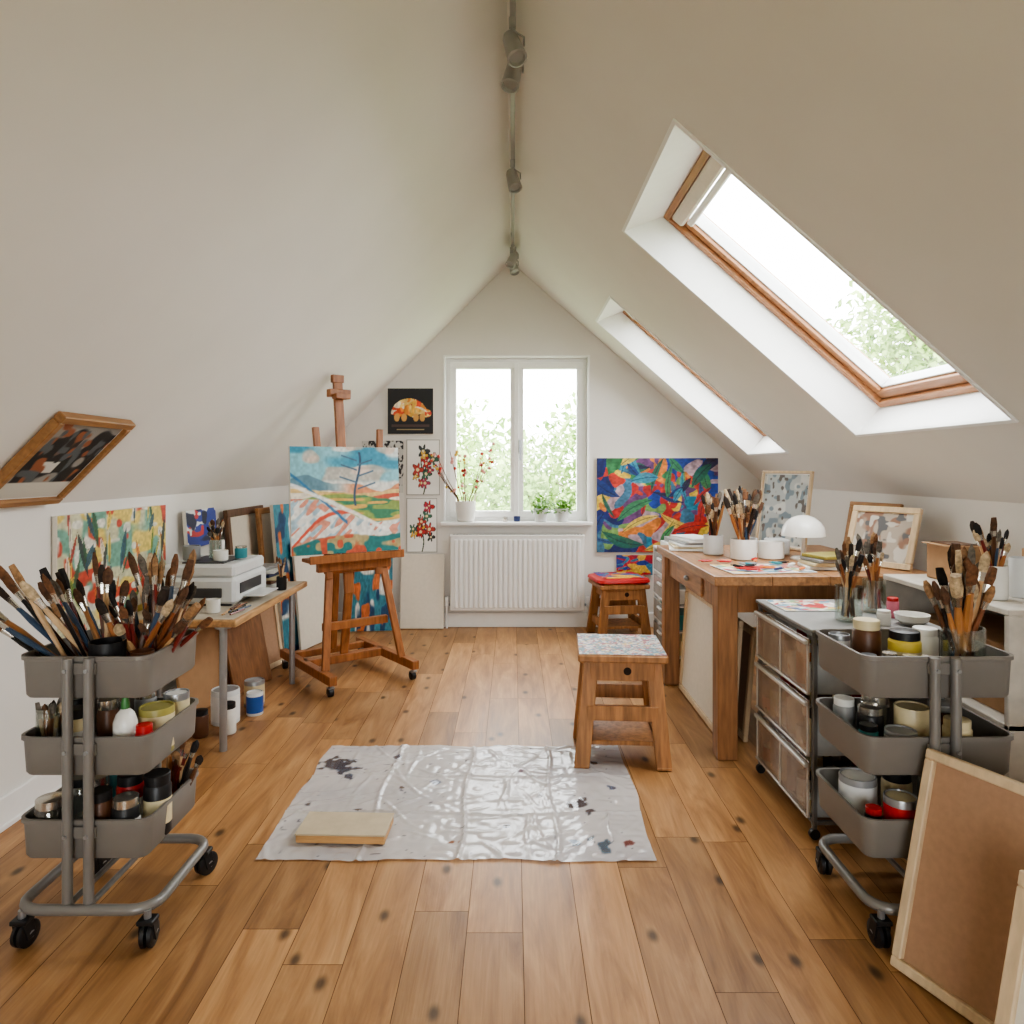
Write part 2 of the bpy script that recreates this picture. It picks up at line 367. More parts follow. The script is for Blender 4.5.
# ------------------------------------------------------------------ room
XL,XR,YB,YR=-1.73,1.94,5.38,-1.8
XRI,ZRI,ZK=-0.02,2.805,1.085
SL=(ZRI-ZK)/(XRI-XL); SR=(ZRI-ZK)/(XR-XRI)
def roof(x): return ZRI-(XRI-x)*SL if x<XRI else ZRI-(x-XRI)*SR
def build_floor():
    m=bpy.data.materials.new('oak_planks'); m.use_nodes=True; nt=m.node_tree;N=nt.nodes;L=nt.links;p=N['Principled BSDF']
    at=N.new('ShaderNodeAttribute');at.attribute_name='Col'
    tc=N.new('ShaderNodeTexCoord');sc=N.new('ShaderNodeVectorMath');sc.operation='MULTIPLY_ADD'
    L.new(at.outputs['Color'],sc.inputs[0]);sc.inputs[1].default_value=(37,53,19);L.new(tc.outputs['Object'],sc.inputs[2])
    mp=N.new('ShaderNodeMapping');mp.inputs['Scale'].default_value=(8,1.2,1);L.new(sc.outputs[0],mp.inputs['Vector'])
    n1=N.new('ShaderNodeTexNoise');n1.inputs['Scale'].default_value=1.6;n1.inputs['Detail'].default_value=8;n1.inputs['Roughness'].default_value=.58;n1.inputs['Distortion'].default_value=1.1
    L.new(mp.outputs[0],n1.inputs['Vector'])
    mp2=N.new('ShaderNodeMapping');mp2.inputs['Scale'].default_value=(60,2.2,1);L.new(sc.outputs[0],mp2.inputs['Vector'])
    n2=N.new('ShaderNodeTexNoise');n2.inputs['Scale'].default_value=2.5;n2.inputs['Detail'].default_value=3;L.new(mp2.outputs[0],n2.inputs['Vector'])
    r1=N.new('ShaderNodeValToRGB');e=r1.color_ramp.elements
    e[0].position=.28;e[0].color=lin((136,94,58))+(1,);e[1].position=.72;e[1].color=lin((194,150,104))+(1,)
    k=r1.color_ramp.elements.new(.5);k.color=lin((171,126,82))+(1,)
    L.new(n1.outputs['Fac'],r1.inputs['Fac'])
    r2=N.new('ShaderNodeMapRange');r2.inputs[1].default_value=.3;r2.inputs[2].default_value=.7;r2.inputs[3].default_value=.9;r2.inputs[4].default_value=1.06;L.new(n2.outputs['Fac'],r2.inputs[0])
    sep=N.new('ShaderNodeSeparateColor');L.new(at.outputs['Color'],sep.inputs[0])
    r3=N.new('ShaderNodeMapRange');r3.inputs[3].default_value=.76;r3.inputs[4].default_value=1.18;L.new(sep.outputs[0],r3.inputs[0])
    mu=N.new('ShaderNodeMath');mu.operation='MULTIPLY';L.new(r2.outputs[0],mu.inputs[0]);L.new(r3.outputs[0],mu.inputs[1])
    # knots: 2D cell pattern with distortion, on about half of the cells
    mp3=N.new('ShaderNodeMapping');mp3.inputs['Scale'].default_value=(5.4,3.0,0);L.new(sc.outputs[0],mp3.inputs['Vector'])
    vo=N.new('ShaderNodeTexVoronoi');vo.voronoi_dimensions='2D';vo.inputs['Scale'].default_value=1.0;vo.inputs['Randomness'].default_value=1;L.new(mp3.outputs[0],vo.inputs['Vector'])
    sp2=N.new('ShaderNodeSeparateColor');L.new(vo.outputs['Color'],sp2.inputs[0])
    gt=N.new('ShaderNodeMath');gt.operation='GREATER_THAN';gt.inputs[1].default_value=.5;L.new(sp2.outputs[0],gt.inputs[0])
    ad=N.new('ShaderNodeMath');ad.operation='ADD';L.new(vo.outputs['Distance'],ad.inputs[0]);L.new(gt.outputs[0],ad.inputs[1])
    r4=N.new('ShaderNodeMapRange');r4.inputs[1].default_value=.02;r4.inputs[2].default_value=.12;r4.inputs[3].default_value=.25;r4.inputs[4].default_value=1;r4.interpolation_type='SMOOTHSTEP';L.new(ad.outputs[0],r4.inputs[0])
    mu2=N.new('ShaderNodeMath');mu2.operation='MULTIPLY';L.new(mu.outputs[0],mu2.inputs[0]);L.new(r4.outputs[0],mu2.inputs[1])
    mx=N.new('ShaderNodeVectorMath');mx.operation='SCALE';L.new(r1.outputs[0],mx.inputs[0]);L.new(mu2.outputs[0],mx.inputs['Scale'])
    L.new(mx.outputs[0],p.inputs['Base Color'])
    rg=N.new('ShaderNodeMapRange');rg.inputs[3].default_value=.32;rg.inputs[4].default_value=.48;L.new(n1.outputs['Fac'],rg.inputs[0]);L.new(rg.outputs[0],p.inputs['Roughness'])
    bp=N.new('ShaderNodeBump');bp.inputs['Strength'].default_value=.12;bp.inputs['Distance'].default_value=.004;L.new(n2.outputs['Fac'],bp.inputs['Height']);L.new(bp.outputs[0],p.inputs['Normal'])
    gap=mat('plank_gap',(78,50,32),0.8)
    b=B('floor'); r=random.Random(4); W=.148; x=XL-.02
    b.add([(XL-.05,YR-.05,-.003),(XR+.05,YR-.05,-.003),(XR+.05,YB+.05,-.003),(XL-.05,YB+.05,-.003)],[(0,1,2,3)],gap)
    while x<XR+.02:
        y=YR-r.random()*1.2
        while y<YB:
            Lp=r.uniform(.5,1.4);g=.0008
            y1=min(y+Lp,YB+.02);y0=max(y,YR-.02)
            if y1>y0+.02:
                c=(r.random(),r.random(),r.random())
                b.add([(x+g,y0+g,0),(x+W-g,y0+g,0),(x+W-g,y1-g,0),(x+g,y1-g,0)],[(0,1,2,3)],m,[c]*4)
            y+=Lp
        x+=W
    b.done(recalc=False)
build_floor()

WX0,WX1,WZ0,WZ1=-.523,.577,.805,2.074
def gable(name,y,x0,x1,z0,z1,depth):
    b=B(name)
    b.poly([(XL,y,0),(x0,y,0),(x0,y,roof(x0)),(XL,y,ZK)],WALL)
    b.poly([(x1,y,0),(XR,y,0),(XR,y,ZK),(x1,y,roof(x1))],WALL)
    b.poly([(x0,y,0),(x1,y,0),(x1,y,z0),(x0,y,z0)],WALL)
    b.poly([(x0,y,z1),(x1,y,z1),(x1,y,roof(x1)),(XRI,y,ZRI),(x0,y,roof(x0))],WALL)
    q=[(x0,y,z0),(x1,y,z0),(x1,y,z1),(x0,y,z1)];q2=[(a,y+depth,c) for a,_,c in q]
    for i in range(4):
        j=(i+1)%4; b.poly([q[i],q[j],q2[j],q2[i]],REVEAL)
    return b.done()
gable('wall_back',YB,WX0,WX1,WZ0,WZ1,.17)
gable('wall_front',YR,-.75,.75,.2,1.8,-.17)  # opening holds the unseen rear window added for extra daylight
b=B('wall_left');b.poly([(XL,YR,0),(XL,YB,0),(XL,YB,ZK),(XL,YR,ZK)],WALL);b.done()
b=B('wall_right');b.poly([(XR,YR,0),(XR,YB,0),(XR,YB,ZK),(XR,YR,ZK)],WALL);b.done()
SKY_R=[(.525,1.605,2.25,3.27),(.60,1.67,4.28,4.97)]
b=B('ceiling')
for (xa,xb,holes) in((XL,XRI,[]),(XRI,XR,SKY_R)):
    xs=sorted(set([xa,xb]+[h[0] for h in holes]+[h[1] for h in holes])); ys=sorted(set([YR,YB]+[h[2] for h in holes]+[h[3] for h in holes]))
    for i in range(len(xs)-1):
        for j in range(len(ys)-1):
            cx=(xs[i]+xs[i+1])/2;cy=(ys[j]+ys[j+1])/2
            if any(h[0]<cx<h[1] and h[2]<cy<h[3] for h in holes): continue
            b.poly([(xs[i],ys[j],roof(xs[i])),(xs[i+1],ys[j],roof(xs[i+1])),(xs[i+1],ys[j+1],roof(xs[i+1])),(xs[i],ys[j+1],roof(xs[i]))],WALL)
b.done()
b=B('baseboard_left');b.bx(XL,XL+.016,YR,YB,0,.11,WHITE);b.bx(XL,XL+.022,YR,YB,0,.02,WHITE);b.done()
b=B('baseboard_right');b.bx(XR-.016,XR,YR,YB,0,.11,WHITE);b.done()
b=B('baseboard_back');b.bx(XL+.02,XR-.02,YB-.016,YB,0,.11,WHITE);b.done()

def portal(name,M,sx,sy):
    l=bpy.data.lights.new(name,'AREA');l.shape='RECTANGLE';l.size=sx;l.size_y=sy
    try: l.cycles.is_portal=True
    except Exception as ex: print('portal',ex); l.energy=0
    o=bpy.data.objects.new(name,l);o.matrix_world=M;bpy.context.collection.objects.link(o)
def skylight(name,h):
    x0,x1,y0,y1=h; xt,xb=(x0,x1)
    top=Vector((xt,0,roof(xt)));bot=Vector((xb,0,roof(xb)))
    u=(top-bot).normalized(); X=Vector((0,1,0)); n=X.cross(u)
    C=(top+bot)/2;C.y=(y0+y1)/2
    M=Matrix((( X.x,u.x,n.x,C.x),(X.y,u.y,n.y,C.y),(X.z,u.z,n.z,C.z),(0,0,0,1)))
    hx=(y1-y0)/2;hy=(top-bot).length/2
    b=B(name);b.M=M
    zt=.17;Yt=hy-.09;Yb=-hy+.0;hX=hx-.01
    A=[(-hx,-hy,0),(hx,-hy,0),(hx,hy,0),(-hx,hy,0)];Bq=[(-hX,Yb,zt),(hX,Yb,zt),(hX,Yt,zt),(-hX,Yt,zt)]
    b.loft([A,Bq],REVEAL)
    t=.016
    for (a0,a1,b0,b1) in((-hx-t,hx+t,hy,hy+t),(-hx-t,hx+t,-hy-t,-hy),(-hx-t,-hx,-hy,hy),(hx,hx+t,-hy,hy)):
        b.bx(a0,a1,b0,b1,-.006,.006,REVEAL,.001)
    def ring(ins,w,z0,z1,m):
        xo=hX-ins;yt=Yt-ins;yb=Yb+ins
        b.bx(-xo,xo,yt-w,yt,z0,z1,m);b.bx(-xo,xo,yb,yb+w,z0,z1,m)
        b.bx(-xo,-xo+w,yb+w,yt-w,z0,z1,m);b.bx(xo-w,xo,yb+w,yt-w,z0,z1,m)
    ring(0,.032,zt-.01,zt+.10,SKYW)
    ring(.034,.045,zt+.012,zt+.095,SKYW)
    ring(.079,.010,zt+.03,zt+.085,PLAST)
    b.bx(-hX+.05,hX-.05,Yt-.10,Yt-.035,zt-.012,zt+.03,CREAM,.012)
    b.bx(-hX+.08,hX-.08,Yt-.135,Yt-.105,zt+.005,zt+.03,WHITE,.01)
    b.poly([(-hX+.08,Yb+.08,zt+.07),(hX-.08,Yb+.08,zt+.07),(hX-.08,Yt-.08,zt+.07),(-hX+.08,Yt-.08,zt+.07)],GLASS)
    b.done()
    portal(name+'_portal',M@Matrix.Translation((0,(Yt+Yb)/2,zt+.13)),2*hX-.1,Yt-Yb-.1)
skylight('skylight_window_1',SKY_R[0]);skylight('skylight_window_2',SKY_R[1])

def casement(name,x0,x1,z0,z1,y,sg):
    b=B(name);ya,yb=y,y+sg*.07
    def fr(a0,a1,c0,c1,w,p,q,m):
        b.bx(a0,a1,p,q,c1-w,c1,m);b.bx(a0,a1,p,q,c0,c0+w,m);b.bx(a0,a0+w,p,q,c0+w,c1-w,m);b.bx(a1-w,a1,p,q,c0+w,c1-w,m)
    fr(x0,x1,z0,z1,.04,ya,yb,WHITE)
    cx=(x0+x1)/2
    fr(x0+.03,cx+.002,z0+.03,z1-.03,.05,ya-sg*.015,ya+sg*.045,WHITE)
    fr(cx+.004,x1-.03,z0+.03,z1-.03,.05,ya-sg*.015,ya+sg*.045,WHITE)
    b.bx(cx-.018,cx+.018,ya-sg*.028,ya-sg*.012,z0+.04,z1-.04,WHITE)
    for a,c in((x0+.07,cx-.04),(cx+.045,x1-.07)):
        b.poly([(a,ya+sg*.02,z0+.07),(c,ya+sg*.02,z0+.07),(c,ya+sg*.02,z1-.07),(a,ya+sg*.02,z1-.07)],GLASS)
    b.bx(cx+.018,cx+.042,ya-sg*.035,ya-sg*.015,1.33,1.44,STEEL);b.bx(cx+.022,cx+.038,ya-sg*.065,ya-sg*.035,1.37,1.385,STEEL);b.bx(cx+.022,cx+.038,ya-sg*.07,ya-sg*.055,1.28,1.385,STEEL)
    b.done()
casement('window_1',WX0,WX1,WZ0,WZ1,YB+.09,1)
casement('window_2',-.75,.75,.2,1.8,YR-.09,-1)  # unseen window added behind the camera to brighten the room
portal('window_1_portal',Matrix.Translation(((WX0+WX1)/2,YB+.19,(WZ0+WZ1)/2))@Matrix.Rotation(D(-90),4,'X'),WX1-WX0-.1,WZ1-WZ0-.1)
portal('window_2_portal',Matrix.Translation((0,YR-.19,1.0))@Matrix.Rotation(D(90),4,'X'),1.4,1.5)
b=B('window_sill');b.bx(WX0-.03,WX1+.03,YB-.07,YB+.085,WZ0-.022,WZ0+.003,WHITE,.006);b.done()
b=B('trim_1')
t=.014
b.bx(WX0-t,WX0,YB-.006,YB+.002,WZ0,WZ1+t,WHITE);b.bx(WX1,WX1+t,YB-.006,YB+.002,WZ0,WZ1+t,WHITE);b.bx(WX0,WX1,YB-.006,YB+.002,WZ1,WZ1+t,WHITE);b.done()

# radiator
b=B('radiator');x0,x1,z0,z1=-.475,.54,.13,.715;y=YB-.05
b.bx(x0,x1,y-.045,y+.02,z0+.01,z1-.01,WHITE,.006)
n=26;w=(x1-x0-.05)/n
for i in range(n):
    a=x0+.025+i*w; b.bx(a+w*.16,a+w*.84,y-.062,y-.03,z0+.035,z1-.035,WHITE,.008)
b.bx(x0-.002,x1+.002,y-.052,y+.024,z1-.016,z1,WHITE,.004)
for i in range(40): b.bx(x0+.02+i*.0248,x0+.034+i*.0248,y-.03,y+.005,z1-.001,z1+.002,DKGREY,.0005)
for x,s in((x0,-1),(x1,1)):
    b.cyl((x,y,z0+.05),(x+s*.035,y,z0+.05),.009,STEEL);b.cyl((x+s*.03,y,0),(x+s*.03,y,z0+.06),.008,WHITE);b.cyl((x+s*.03,y,z0+.04),(x+s*.03,y,z0+.11),.016,WHITE)
b.bx(x0+.1,x0+.13,y+.02,YB-.001,z0+.1,z1-.1,WHITE);b.bx(x1-.13,x1-.1,y+.02,YB-.001,z0+.1,z1-.1,WHITE)
b.done()

# track light
b=B('ceiling_track_light');zt=2.735
b.bx(-.011,.009,1.3,4.92,zt-.010,zt+.010,TRACK)
for y in(1.6,2.6,3.6,4.7): b.cyl((-.001,y,zt),(-.01,y,2.80),.006,TRACK)
b.bx(-.022,.022,4.86,4.98,zt-.02,zt+.02,TRACK)
for y,az,tl in((2.34,20,66),(2.50,-16,72),(3.42,16,64),(4.72,-30,60),(4.88,20,66)):
    b.cyl((-.002,y,zt-.01),(-.002,y,zt-.045),.012,TRACK);b.cyl((-.002,y,zt-.04),(-.002,y,zt-.07),.007,TRACK)
    d=Vector((math.sin(D(az))*.7,-math.cos(D(az))*math.cos(D(tl)),-math.sin(D(tl)))).normalized();c=Vector((0.0,y,zt-.105))
    b.rev(c-d*.055,d,[(0,.010),(.004,.022),(.02,.027),(.06,.030),(.115,.034),(.118,.028),(.105,.024)],TRACK,18)
    b.tube([Vector((-.002,y,zt-.05)),c+Vector((.036,0,.03)),c+Vector((.036,0,0))],.004,TRACK,6)
b.done()

# ------------------------------------------------------------------ generic items
def brush(b,p,d,L=.3,s=1.0,hm=None,bm=None,flat=None):
    d=Vector(d).normalized();hm=hm or random.choice(HANDLES);bm=bm or random.choice(BRIST);flat=flat or random.choice([.35,.45,1])
    fl=random.uniform(.85,1.15);f0=1-.27*fl;f1=1-.17*fl
    b.rev(p,d,[(0,.002*s),(.02,.0032*s),(.35*L,.0040*s),(.6*L,.0055*s),((f0-.02)*L,.0040*s),((f0+.01)*L,.0042*s)],hm,7)
    b.rev(p,d,[(f0*L,.0048*s),((f0+.04)*L,.0052*s),(f1*L,.0068*s)],CHROME,8,flat)
    tip=random.choice([.001,.0015,.003,.006])*s
    b.rev(p,d,[((f1-.01)*L,.0066*s),((f1*.6+.4)*L,.0080*s),((f1*.3+.7)*L,.0070*s),(L,tip)],bm,8,flat)
def bunch(b,cx,cy,z,n,rad,spread,Lr,s=1.0,bias=(0,0)):
    for i in range(n):
        a=random.uniform(0,2*math.pi);r=rad*math.sqrt(random.random());q=random.uniform(0,spread)
        t=Vector((math.cos(a)*q+bias[0],math.sin(a)*q+bias[1],1)).normalized()
        brush(b,(cx-math.cos(a)*r*.8,cy-math.sin(a)*r*.8,z+random.uniform(0,.01)),t,random.uniform(*Lr),s*random.uniform(.65,1.2))
def jar(b,x,y,z,r,h,m,lid=None,label=None,n=20):
    if lid:
        b.lathe((x,y,z),[(r*.9,0),(r,.006),(r,h*.78),(r*.86,h*.84)],m,n);b.lathe((x,y,z),[(r*.9,h*.83),(r*.92,h*.835),(r*.92,h*.99),(r*.87,h)],lid,n)
    else:
        b.lathe((x,y,z),[(r*.9,0),(r,.006),(r,h),(r*.93,h),(r*.92,.008),(0.0005,.008)],m,n)
    if label: b.lathe((x,y,z),[(r*1.01,h*.2),(r*1.015,h*.21),(r*1.015,h*.6),(r*1.01,h*.61)],label,n,False)
def tin(b,x,y,z,r,h,m,label,lidm=None):
    b.lathe((x,y,z),[(r*.96,0),(r,.003),(r,h-.004),(r*.97,h),(r*.9,h),(r*.88,h-.006),(.0005,h-.006)],m,20)
    if label: b.lathe((x,y,z),[(r*1.01,h*.12),(r*1.01,h*.85)],label,20,False)
    if lidm: b.lathe((x,y,z),[(r*.87,h-.004),(.001,h-.003)],lidm,20)
def bottle(b,x,y,z,r,h,m,cap):
    b.lathe((x,y,z),[(r*.9,0),(r,.006),(r,h*.6),(r*.75,h*.72),(r*.32,h*.8)],m,16);b.lathe((x,y,z),[(r*.36,h*.78),(r*.36,h*.86),(r*.2,h),(r*.1,h)],cap,12)

def cart(name,x0,x1,y0,y1):
    b=B(name)
    trays=[(.625,.735),(.425,.528),(.210,.315)]
    for z0,z1 in trays:
        ta=.006
        b.loft([rr(x0+ta+.006,x1-ta-.006,y0+ta+.006,y1-ta-.006,.024,z0),rr(x0+ta,x1-ta,y0+ta,y1-ta,.03,z0+.008),rr(x0+.001,x1-.001,y0+.001,y1-.001,.035,z1-.012),rr(x0-.004,x1+.004,y0-.004,y1+.004,.038,z1-.01),rr(x0-.004,x1+.004,y0-.004,y1+.004,.038,z1),rr(x0+.004,x1-.004,y0+.004,y1-.004,.033,z1),rr(x0+ta+.003,x1-ta-.003,y0+ta+.003,y1-ta-.003,.03,z0+.004)],GREYM,True,True)
    cx=(x0+x1)/2;g=.027
    for y,s in((y0-.016,-1),(y1+.016,1)):
        for dx in(-g,g):
            b.tube([(cx+dx,y,.10),(cx+dx,y,.3),(cx+dx,y,.735)],.0125,TUBE,12)
            for z0,z1 in trays: b.cyl((cx+dx,y-s*.016,z1-.03),(cx+dx,y+s*.016,z1-.03),.005,STEEL,8)
        for z0,z1 in trays: b.bx(cx-g-.012,cx+g+.012,y-s*.012-.004,y-s*.012+.004,z1-.045,z1-.015,GREYM)
    r=.06;pts=[(p[0],p[1],.100) for p in rr(x0+.012,x1+.026,y0-.026,y1+.006,r,.1,5)]
    b.tube(pts,.0135,TUBE,12,closed=True)
    b.tube([(cx-g,y0-.014,.104),(cx-g,y1+.004,.104)],.008,TUBE);b.tube([(cx+g,y0-.014,.104),(cx+g,y1+.004,.104)],.008,TUBE)
    for cxx in(x0+.030,x1+.012):
        for cy in(y0-.022,y1-.012):
            b.cyl((cxx,cy,.062),(cxx,cy,.098),.009,STEEL,10)
            a=random.uniform(-.5,.5);R=Matrix.Rotation(a,3,'Z')
            ax=R@Vector((1,0,0));fw=R@Vector((0,1,0))
            c=Vector((cxx,cy,.033))+fw*.010
            for q in(-1,1): b.rev(c+ax*(q*.003),ax*q,[(0,.026),(.001,.033),(.010,.033),(.013,.029),(.014,.014)],BLACK,20)
            b.rev(c-ax*.021,ax,[(0,.009),(.042,.009)],STEEL,10)
            b.beam(c+ax*.020+Vector((0,0,-.008)),Vector((cxx,cy,.072))+ax*.016,.004,.028,BLACK,side=ax)
            b.beam(c-ax*.020+Vector((0,0,-.008)),Vector((cxx,cy,.072))-ax*.016,.004,.028,BLACK,side=ax)
            b.box((cxx,cy,.072),(.042,.038,.012),BLACK)
    return b.done()
cart('utility_cart',-1.277,-.940,1.80,2.11)
cart('utility_cart',.905,1.300,1.80,2.11)
ZT,ZM,ZB=.630,.430,.215

b=B('paintbrush_bunch')
for i in range(22):
    x=-1.22+random.uniform(0,.06);y=1.86+random.uniform(0,.14)
    tgt=Vector((random.uniform(-1.43,-1.22),y+random.uniform(-.1,.05),random.uniform(.82,.965)))
    p=Vector((x+.05,y,ZT+.006));d=(tgt-p).normalized(); brush(b,p,d,(tgt-p).length,random.uniform(1.0,1.9))
for i in range(46):
    x=random.uniform(-1.07,-.98);y=random.uniform(1.92,2.06)
    tgt=Vector((random.uniform(-1.14,-.835),y+random.uniform(-.1,.06),random.uniform(.80,.99)))
    p=Vector((x,y,ZT+.006));d=(tgt-p).normalized(); brush(b,p,d,(tgt-p).length,random.uniform(.9,1.9))
for i in range(12):
    p=Vector((-1.13+random.uniform(-.02,.02),1.97,ZT+.006));tgt=Vector((random.uniform(-1.25,-1.10),2.0,random.uniform(.86,.985)));brush(b,p,tgt-p,(tgt-p).length,random.uniform(1.0,1.9))
b.done()
b=B('black_brush_pot');jar(b,-1.08,1.865,ZT+.005,.045,.125,BLACK);b.done()
b=B('brush_tumbler');jar(b,-.985,1.86,ZT+.005,.03,.10,pc('brown'));b.done()
def shelfstuff(name,items):
    b=B(name)
    for it in items:
        k=it[0]
        if k=='j': jar(b,*it[1:])
        if k=='t': tin(b,*it[1:])
        if k=='b': bottle(b,*it[1:])
    return b.done()
shelfstuff('paint_bottles',[('j',-1.235,1.86,ZM+.005,.028,.15,JAR,None,None),('j',-1.165,1.87,ZM+.005,.028,.145,pc('cream'),BLACK,PAPER),('b',-1.03,1.86,ZM+.005,.030,.185,CERAM,pc('green')),
 ('j',-1.10,1.90,ZM+.005,.026,.16,pc('brown'),CHROME,None),('j',-1.23,1.97,ZM+.005,.03,.14,pc('brown'),BLACK,None),('j',-1.14,1.98,ZM+.005,.03,.15,JAR,CHROME,None),('j',-1.06,2.02,ZM+.005,.03,.15,pc('grey'),CHROME,None)])
b=B('palette_knives_and_pencils')
for i in range(9):
    p=Vector((-1.235,1.86,ZM+.012));tgt=Vector((random.uniform(-1.26,-1.2),1.86+random.uniform(-.02,.03),random.uniform(.585,.615)));brush(b,p,tgt-p,(tgt-p).length,1.0)
b.done()
shelfstuff('paint_tins',[('t',-.99,1.945,ZM+.005,.046,.125,pc('olive'),pc('cream'),pc('olive')),('t',-.985,2.05,ZM+.005,.035,.13,STEEL,pc('cream'),pc('white')),('j',-.972,1.845,ZM+.005,.022,.11,pc('red'),pc('red'),None)])
shelfstuff('glass_paint_jars',[('j',-1.222,1.85,ZB+.005,.038,.13,JAR,CHROME,None),('j',-1.15,1.93,ZB+.005,.03,.15,pc('cream'),CHROME,PAPER),('j',-1.02,1.845,ZB+.005,.034,.135,BLACK,CHROME,PAPER),('j',-.975,1.92,ZB+.005,.036,.165,pc('black'),BLACK,pc('cream')),
 ('j',-1.09,1.85,ZB+.005,.030,.15,pc('brown'),BLACK,None),('j',-1.055,1.93,ZB+.005,.035,.16,pc('red'),BLACK,PAPER),('j',-1.22,1.98,ZB+.005,.035,.13,JAR,BLACK,None),('j',-1.13,2.03,ZB+.005,.035,.15,pc('teal'),CHROME,None)])
b=B('paintbrush_bunch')
for i in range(10):
    p=Vector((random.uniform(-1.02,-.97),2.05,ZB+.008));tgt=Vector((random.uniform(-1.0,-.90),2.04,random.uniform(.38,.45)));brush(b,p,tgt-p,(tgt-p).length,1.4)
b.done()
shelfstuff('paint_jars',[('j',1.005,1.99,ZT+.005,.038,.155,pc('brown'),pc('cream'),None),('j',1.085,1.94,ZT+.005,.042,.135,pc('yellow'),BLACK,pc('cream')),('j',.955,1.88,ZT+.005,.022,.085,pc('white'),BLACK,None),('j',1.00,1.86,ZT+.005,.02,.095,pc('olive'),CHROME,None),
 ('t',.955,2.05,ZT+.005,.03,.10,STEEL,PAPER,None),('j',1.05,1.85,ZT+.005,.02,.09,pc('black'),CHROME,None),('j',1.20,2.04,ZT+.005,.035,.12,CERAM,pc('white'),None),('j',1.10,1.86,ZT+.005,.018,.085,pc('grey'),CHROME,None)])
b=B('jar_of_brushes');jar(b,1.205,1.875,ZT+.005,.052,.16,JAR);bunch(b,1.205,1.875,ZT+.012,40,.038,.5,(.25,.38),1.8);b.done()
shelfstuff('craft_supplies',[('t',1.03,1.86,ZM+.005,.04,.09,pc('grey'),pc('white'),pc('grey')),('j',1.0,1.96,ZM+.005,.035,.12,pc('black'),CHROME,None),('t',1.10,1.93,ZM+.005,.045,.13,pc('cream'),None,pc('cream')),('j',.965,1.90,ZM+.005,.025,.09,pc('teal'),BLACK,None),('j',1.18,1.86,ZM+.005,.035,.12,pc('cream'),pc('cream'),None),('j',1.05,2.03,ZM+.005,.04,.13,JAR,CHROME,None),('j',1.22,1.99,ZM+.005,.04,.12,pc('brown'),pc('grey'),None),('j',.96,2.03,ZM+.005,.03,.12,pc('grey'),pc('white'),None)])
r=random.Random(3)
shelfstuff('paint_cans',[('t',.985,2.00,ZB+.005,.05,.125,pc('grey'),PAPER,pc('white')),('t',1.03,1.86,ZB+.005,.042,.13,STEEL,pc('red'),pc('cream')),('t',1.15,1.88,ZB+.005,.042,.13,STEEL,PAPER,pc('brown')),('j',1.09,1.99,ZB+.005,.04,.14,pc('cream'),BLACK,None),('j',.958,1.86,ZB+.005,.022,.10,pc('black'),pc('red'),None),('j',1.2,2.0,ZB+.005,.04,.14,JAR,CHROME,None)])

# ------------------------------------------------------------------ panels / canvases
def canvas(name,x,y,z,yaw,lean,w,h,func,t=.02,frame=None,fw=.03,edge=None,n=90,matte=0):
    b=B(name);b.M=place(x,y,z,yaw,lean)
    if frame:
        for (a0,a1,c0,c1) in((-w/2,w/2,h-fw,h),(-w/2,w/2,0,fw),(-w/2,-w/2+fw,fw,h-fw),(w/2-fw,w/2,fw,h-fw)): b.bx(a0,a1,0,t,c0,c1,frame)
        b.bx(-w/2+fw*.8,w/2-fw*.8,t*.5,t*.9,fw*.8,h-fw*.8,edge or PAPER,.001)
        k=fw+matte
        if func: b.art(-w/2+k,w/2-k,k,h-k,t*.5-.0015,func,n,n)
    else:
        b.bx(-w/2,w/2,.001,t,0,h,edge or CREAM,.002)
        if func: b.art(-w/2+.001,w/2-.001,.001,h-.001,0,func,n,n)
    return b.done()
canvas('leaf_painting',XL+.024,3.03,.44,90,0,.82,.6,f_leafy,.02,n=150)
canvas('blue_painting',XL+.06,3.78,.80,90,4,.36,.20,f_blue)
canvas('tortoise_painting',-.785,YB-.022,1.48,0,0,.35,.35,f_tortoise,.02)
canvas('ink_sketch',-1.0,YB-.006,1.03,0,0,.32,.40,f_sketch,.004)
canvas('flower_print',-.69,YB-.006,1.01,0,0,.26,.43,f_flower(3),.004,edge=PAPER)
canvas('flower_print',-.70,YB-.006,.57,0,0,.24,.42,f_flower(8),.004,edge=PAPER)
canvas('blank_canvas',-.69,YB-.09,.005,0,6,.33,.56,None,.02)
canvas('abstract_painting',1.105,YB-.025,.574,0,0,.93,.722,f_abstract,.022,n=200)
canvas('small_abstract_painting',.93,YB-.02,.40,0,0,.28,.155,f_redseat,.01)
b=B('picture_frame')
t=Vector((1,0,SL)).normalized(); n_in=Vector((SL,0,-1)).normalized(); yv=-n_in; xv=yv.cross(t)
o=Vector((-1.705,2.385,roof(-1.705)))+n_in*.034
b.M=Matrix(((xv.x,yv.x,t.x,o.x),(xv.y,yv.y,t.y,o.y),(xv.z,yv.z,t.z,o.z),(0,0,0,1)))
w,h,fw=.41,.41,.028
for (a0,a1,c0,c1) in((-w/2,w/2,h-fw,h),(-w/2,w/2,0,fw),(-w/2,-w/2+fw,fw,h-fw),(w/2-fw,w/2,fw,h-fw)): b.bx(a0,a1,0,.032,c0,c1,FRAMEW)
b.bx(-w/2+.025,w/2-.025,.014,.02,.025,h-.025,PAPER,.001)
b.art(-w/2+.035,w/2-.035,.035,h-.035,.0125,f_photo,60,60)
b.done()
canvas('framed_canvas',-1.60,4.42,.005,90,5,.60,.97,None,.025,DARKW,.045,CREAM)
canvas('framed_canvas',-1.53,4.70,.005,86,5,.46,.96,None,.025,FRAMEW,.04,CREAM)
canvas('teal_painting',-1.43,4.74,.005,80,5,.46,.98,f_teal,.025)
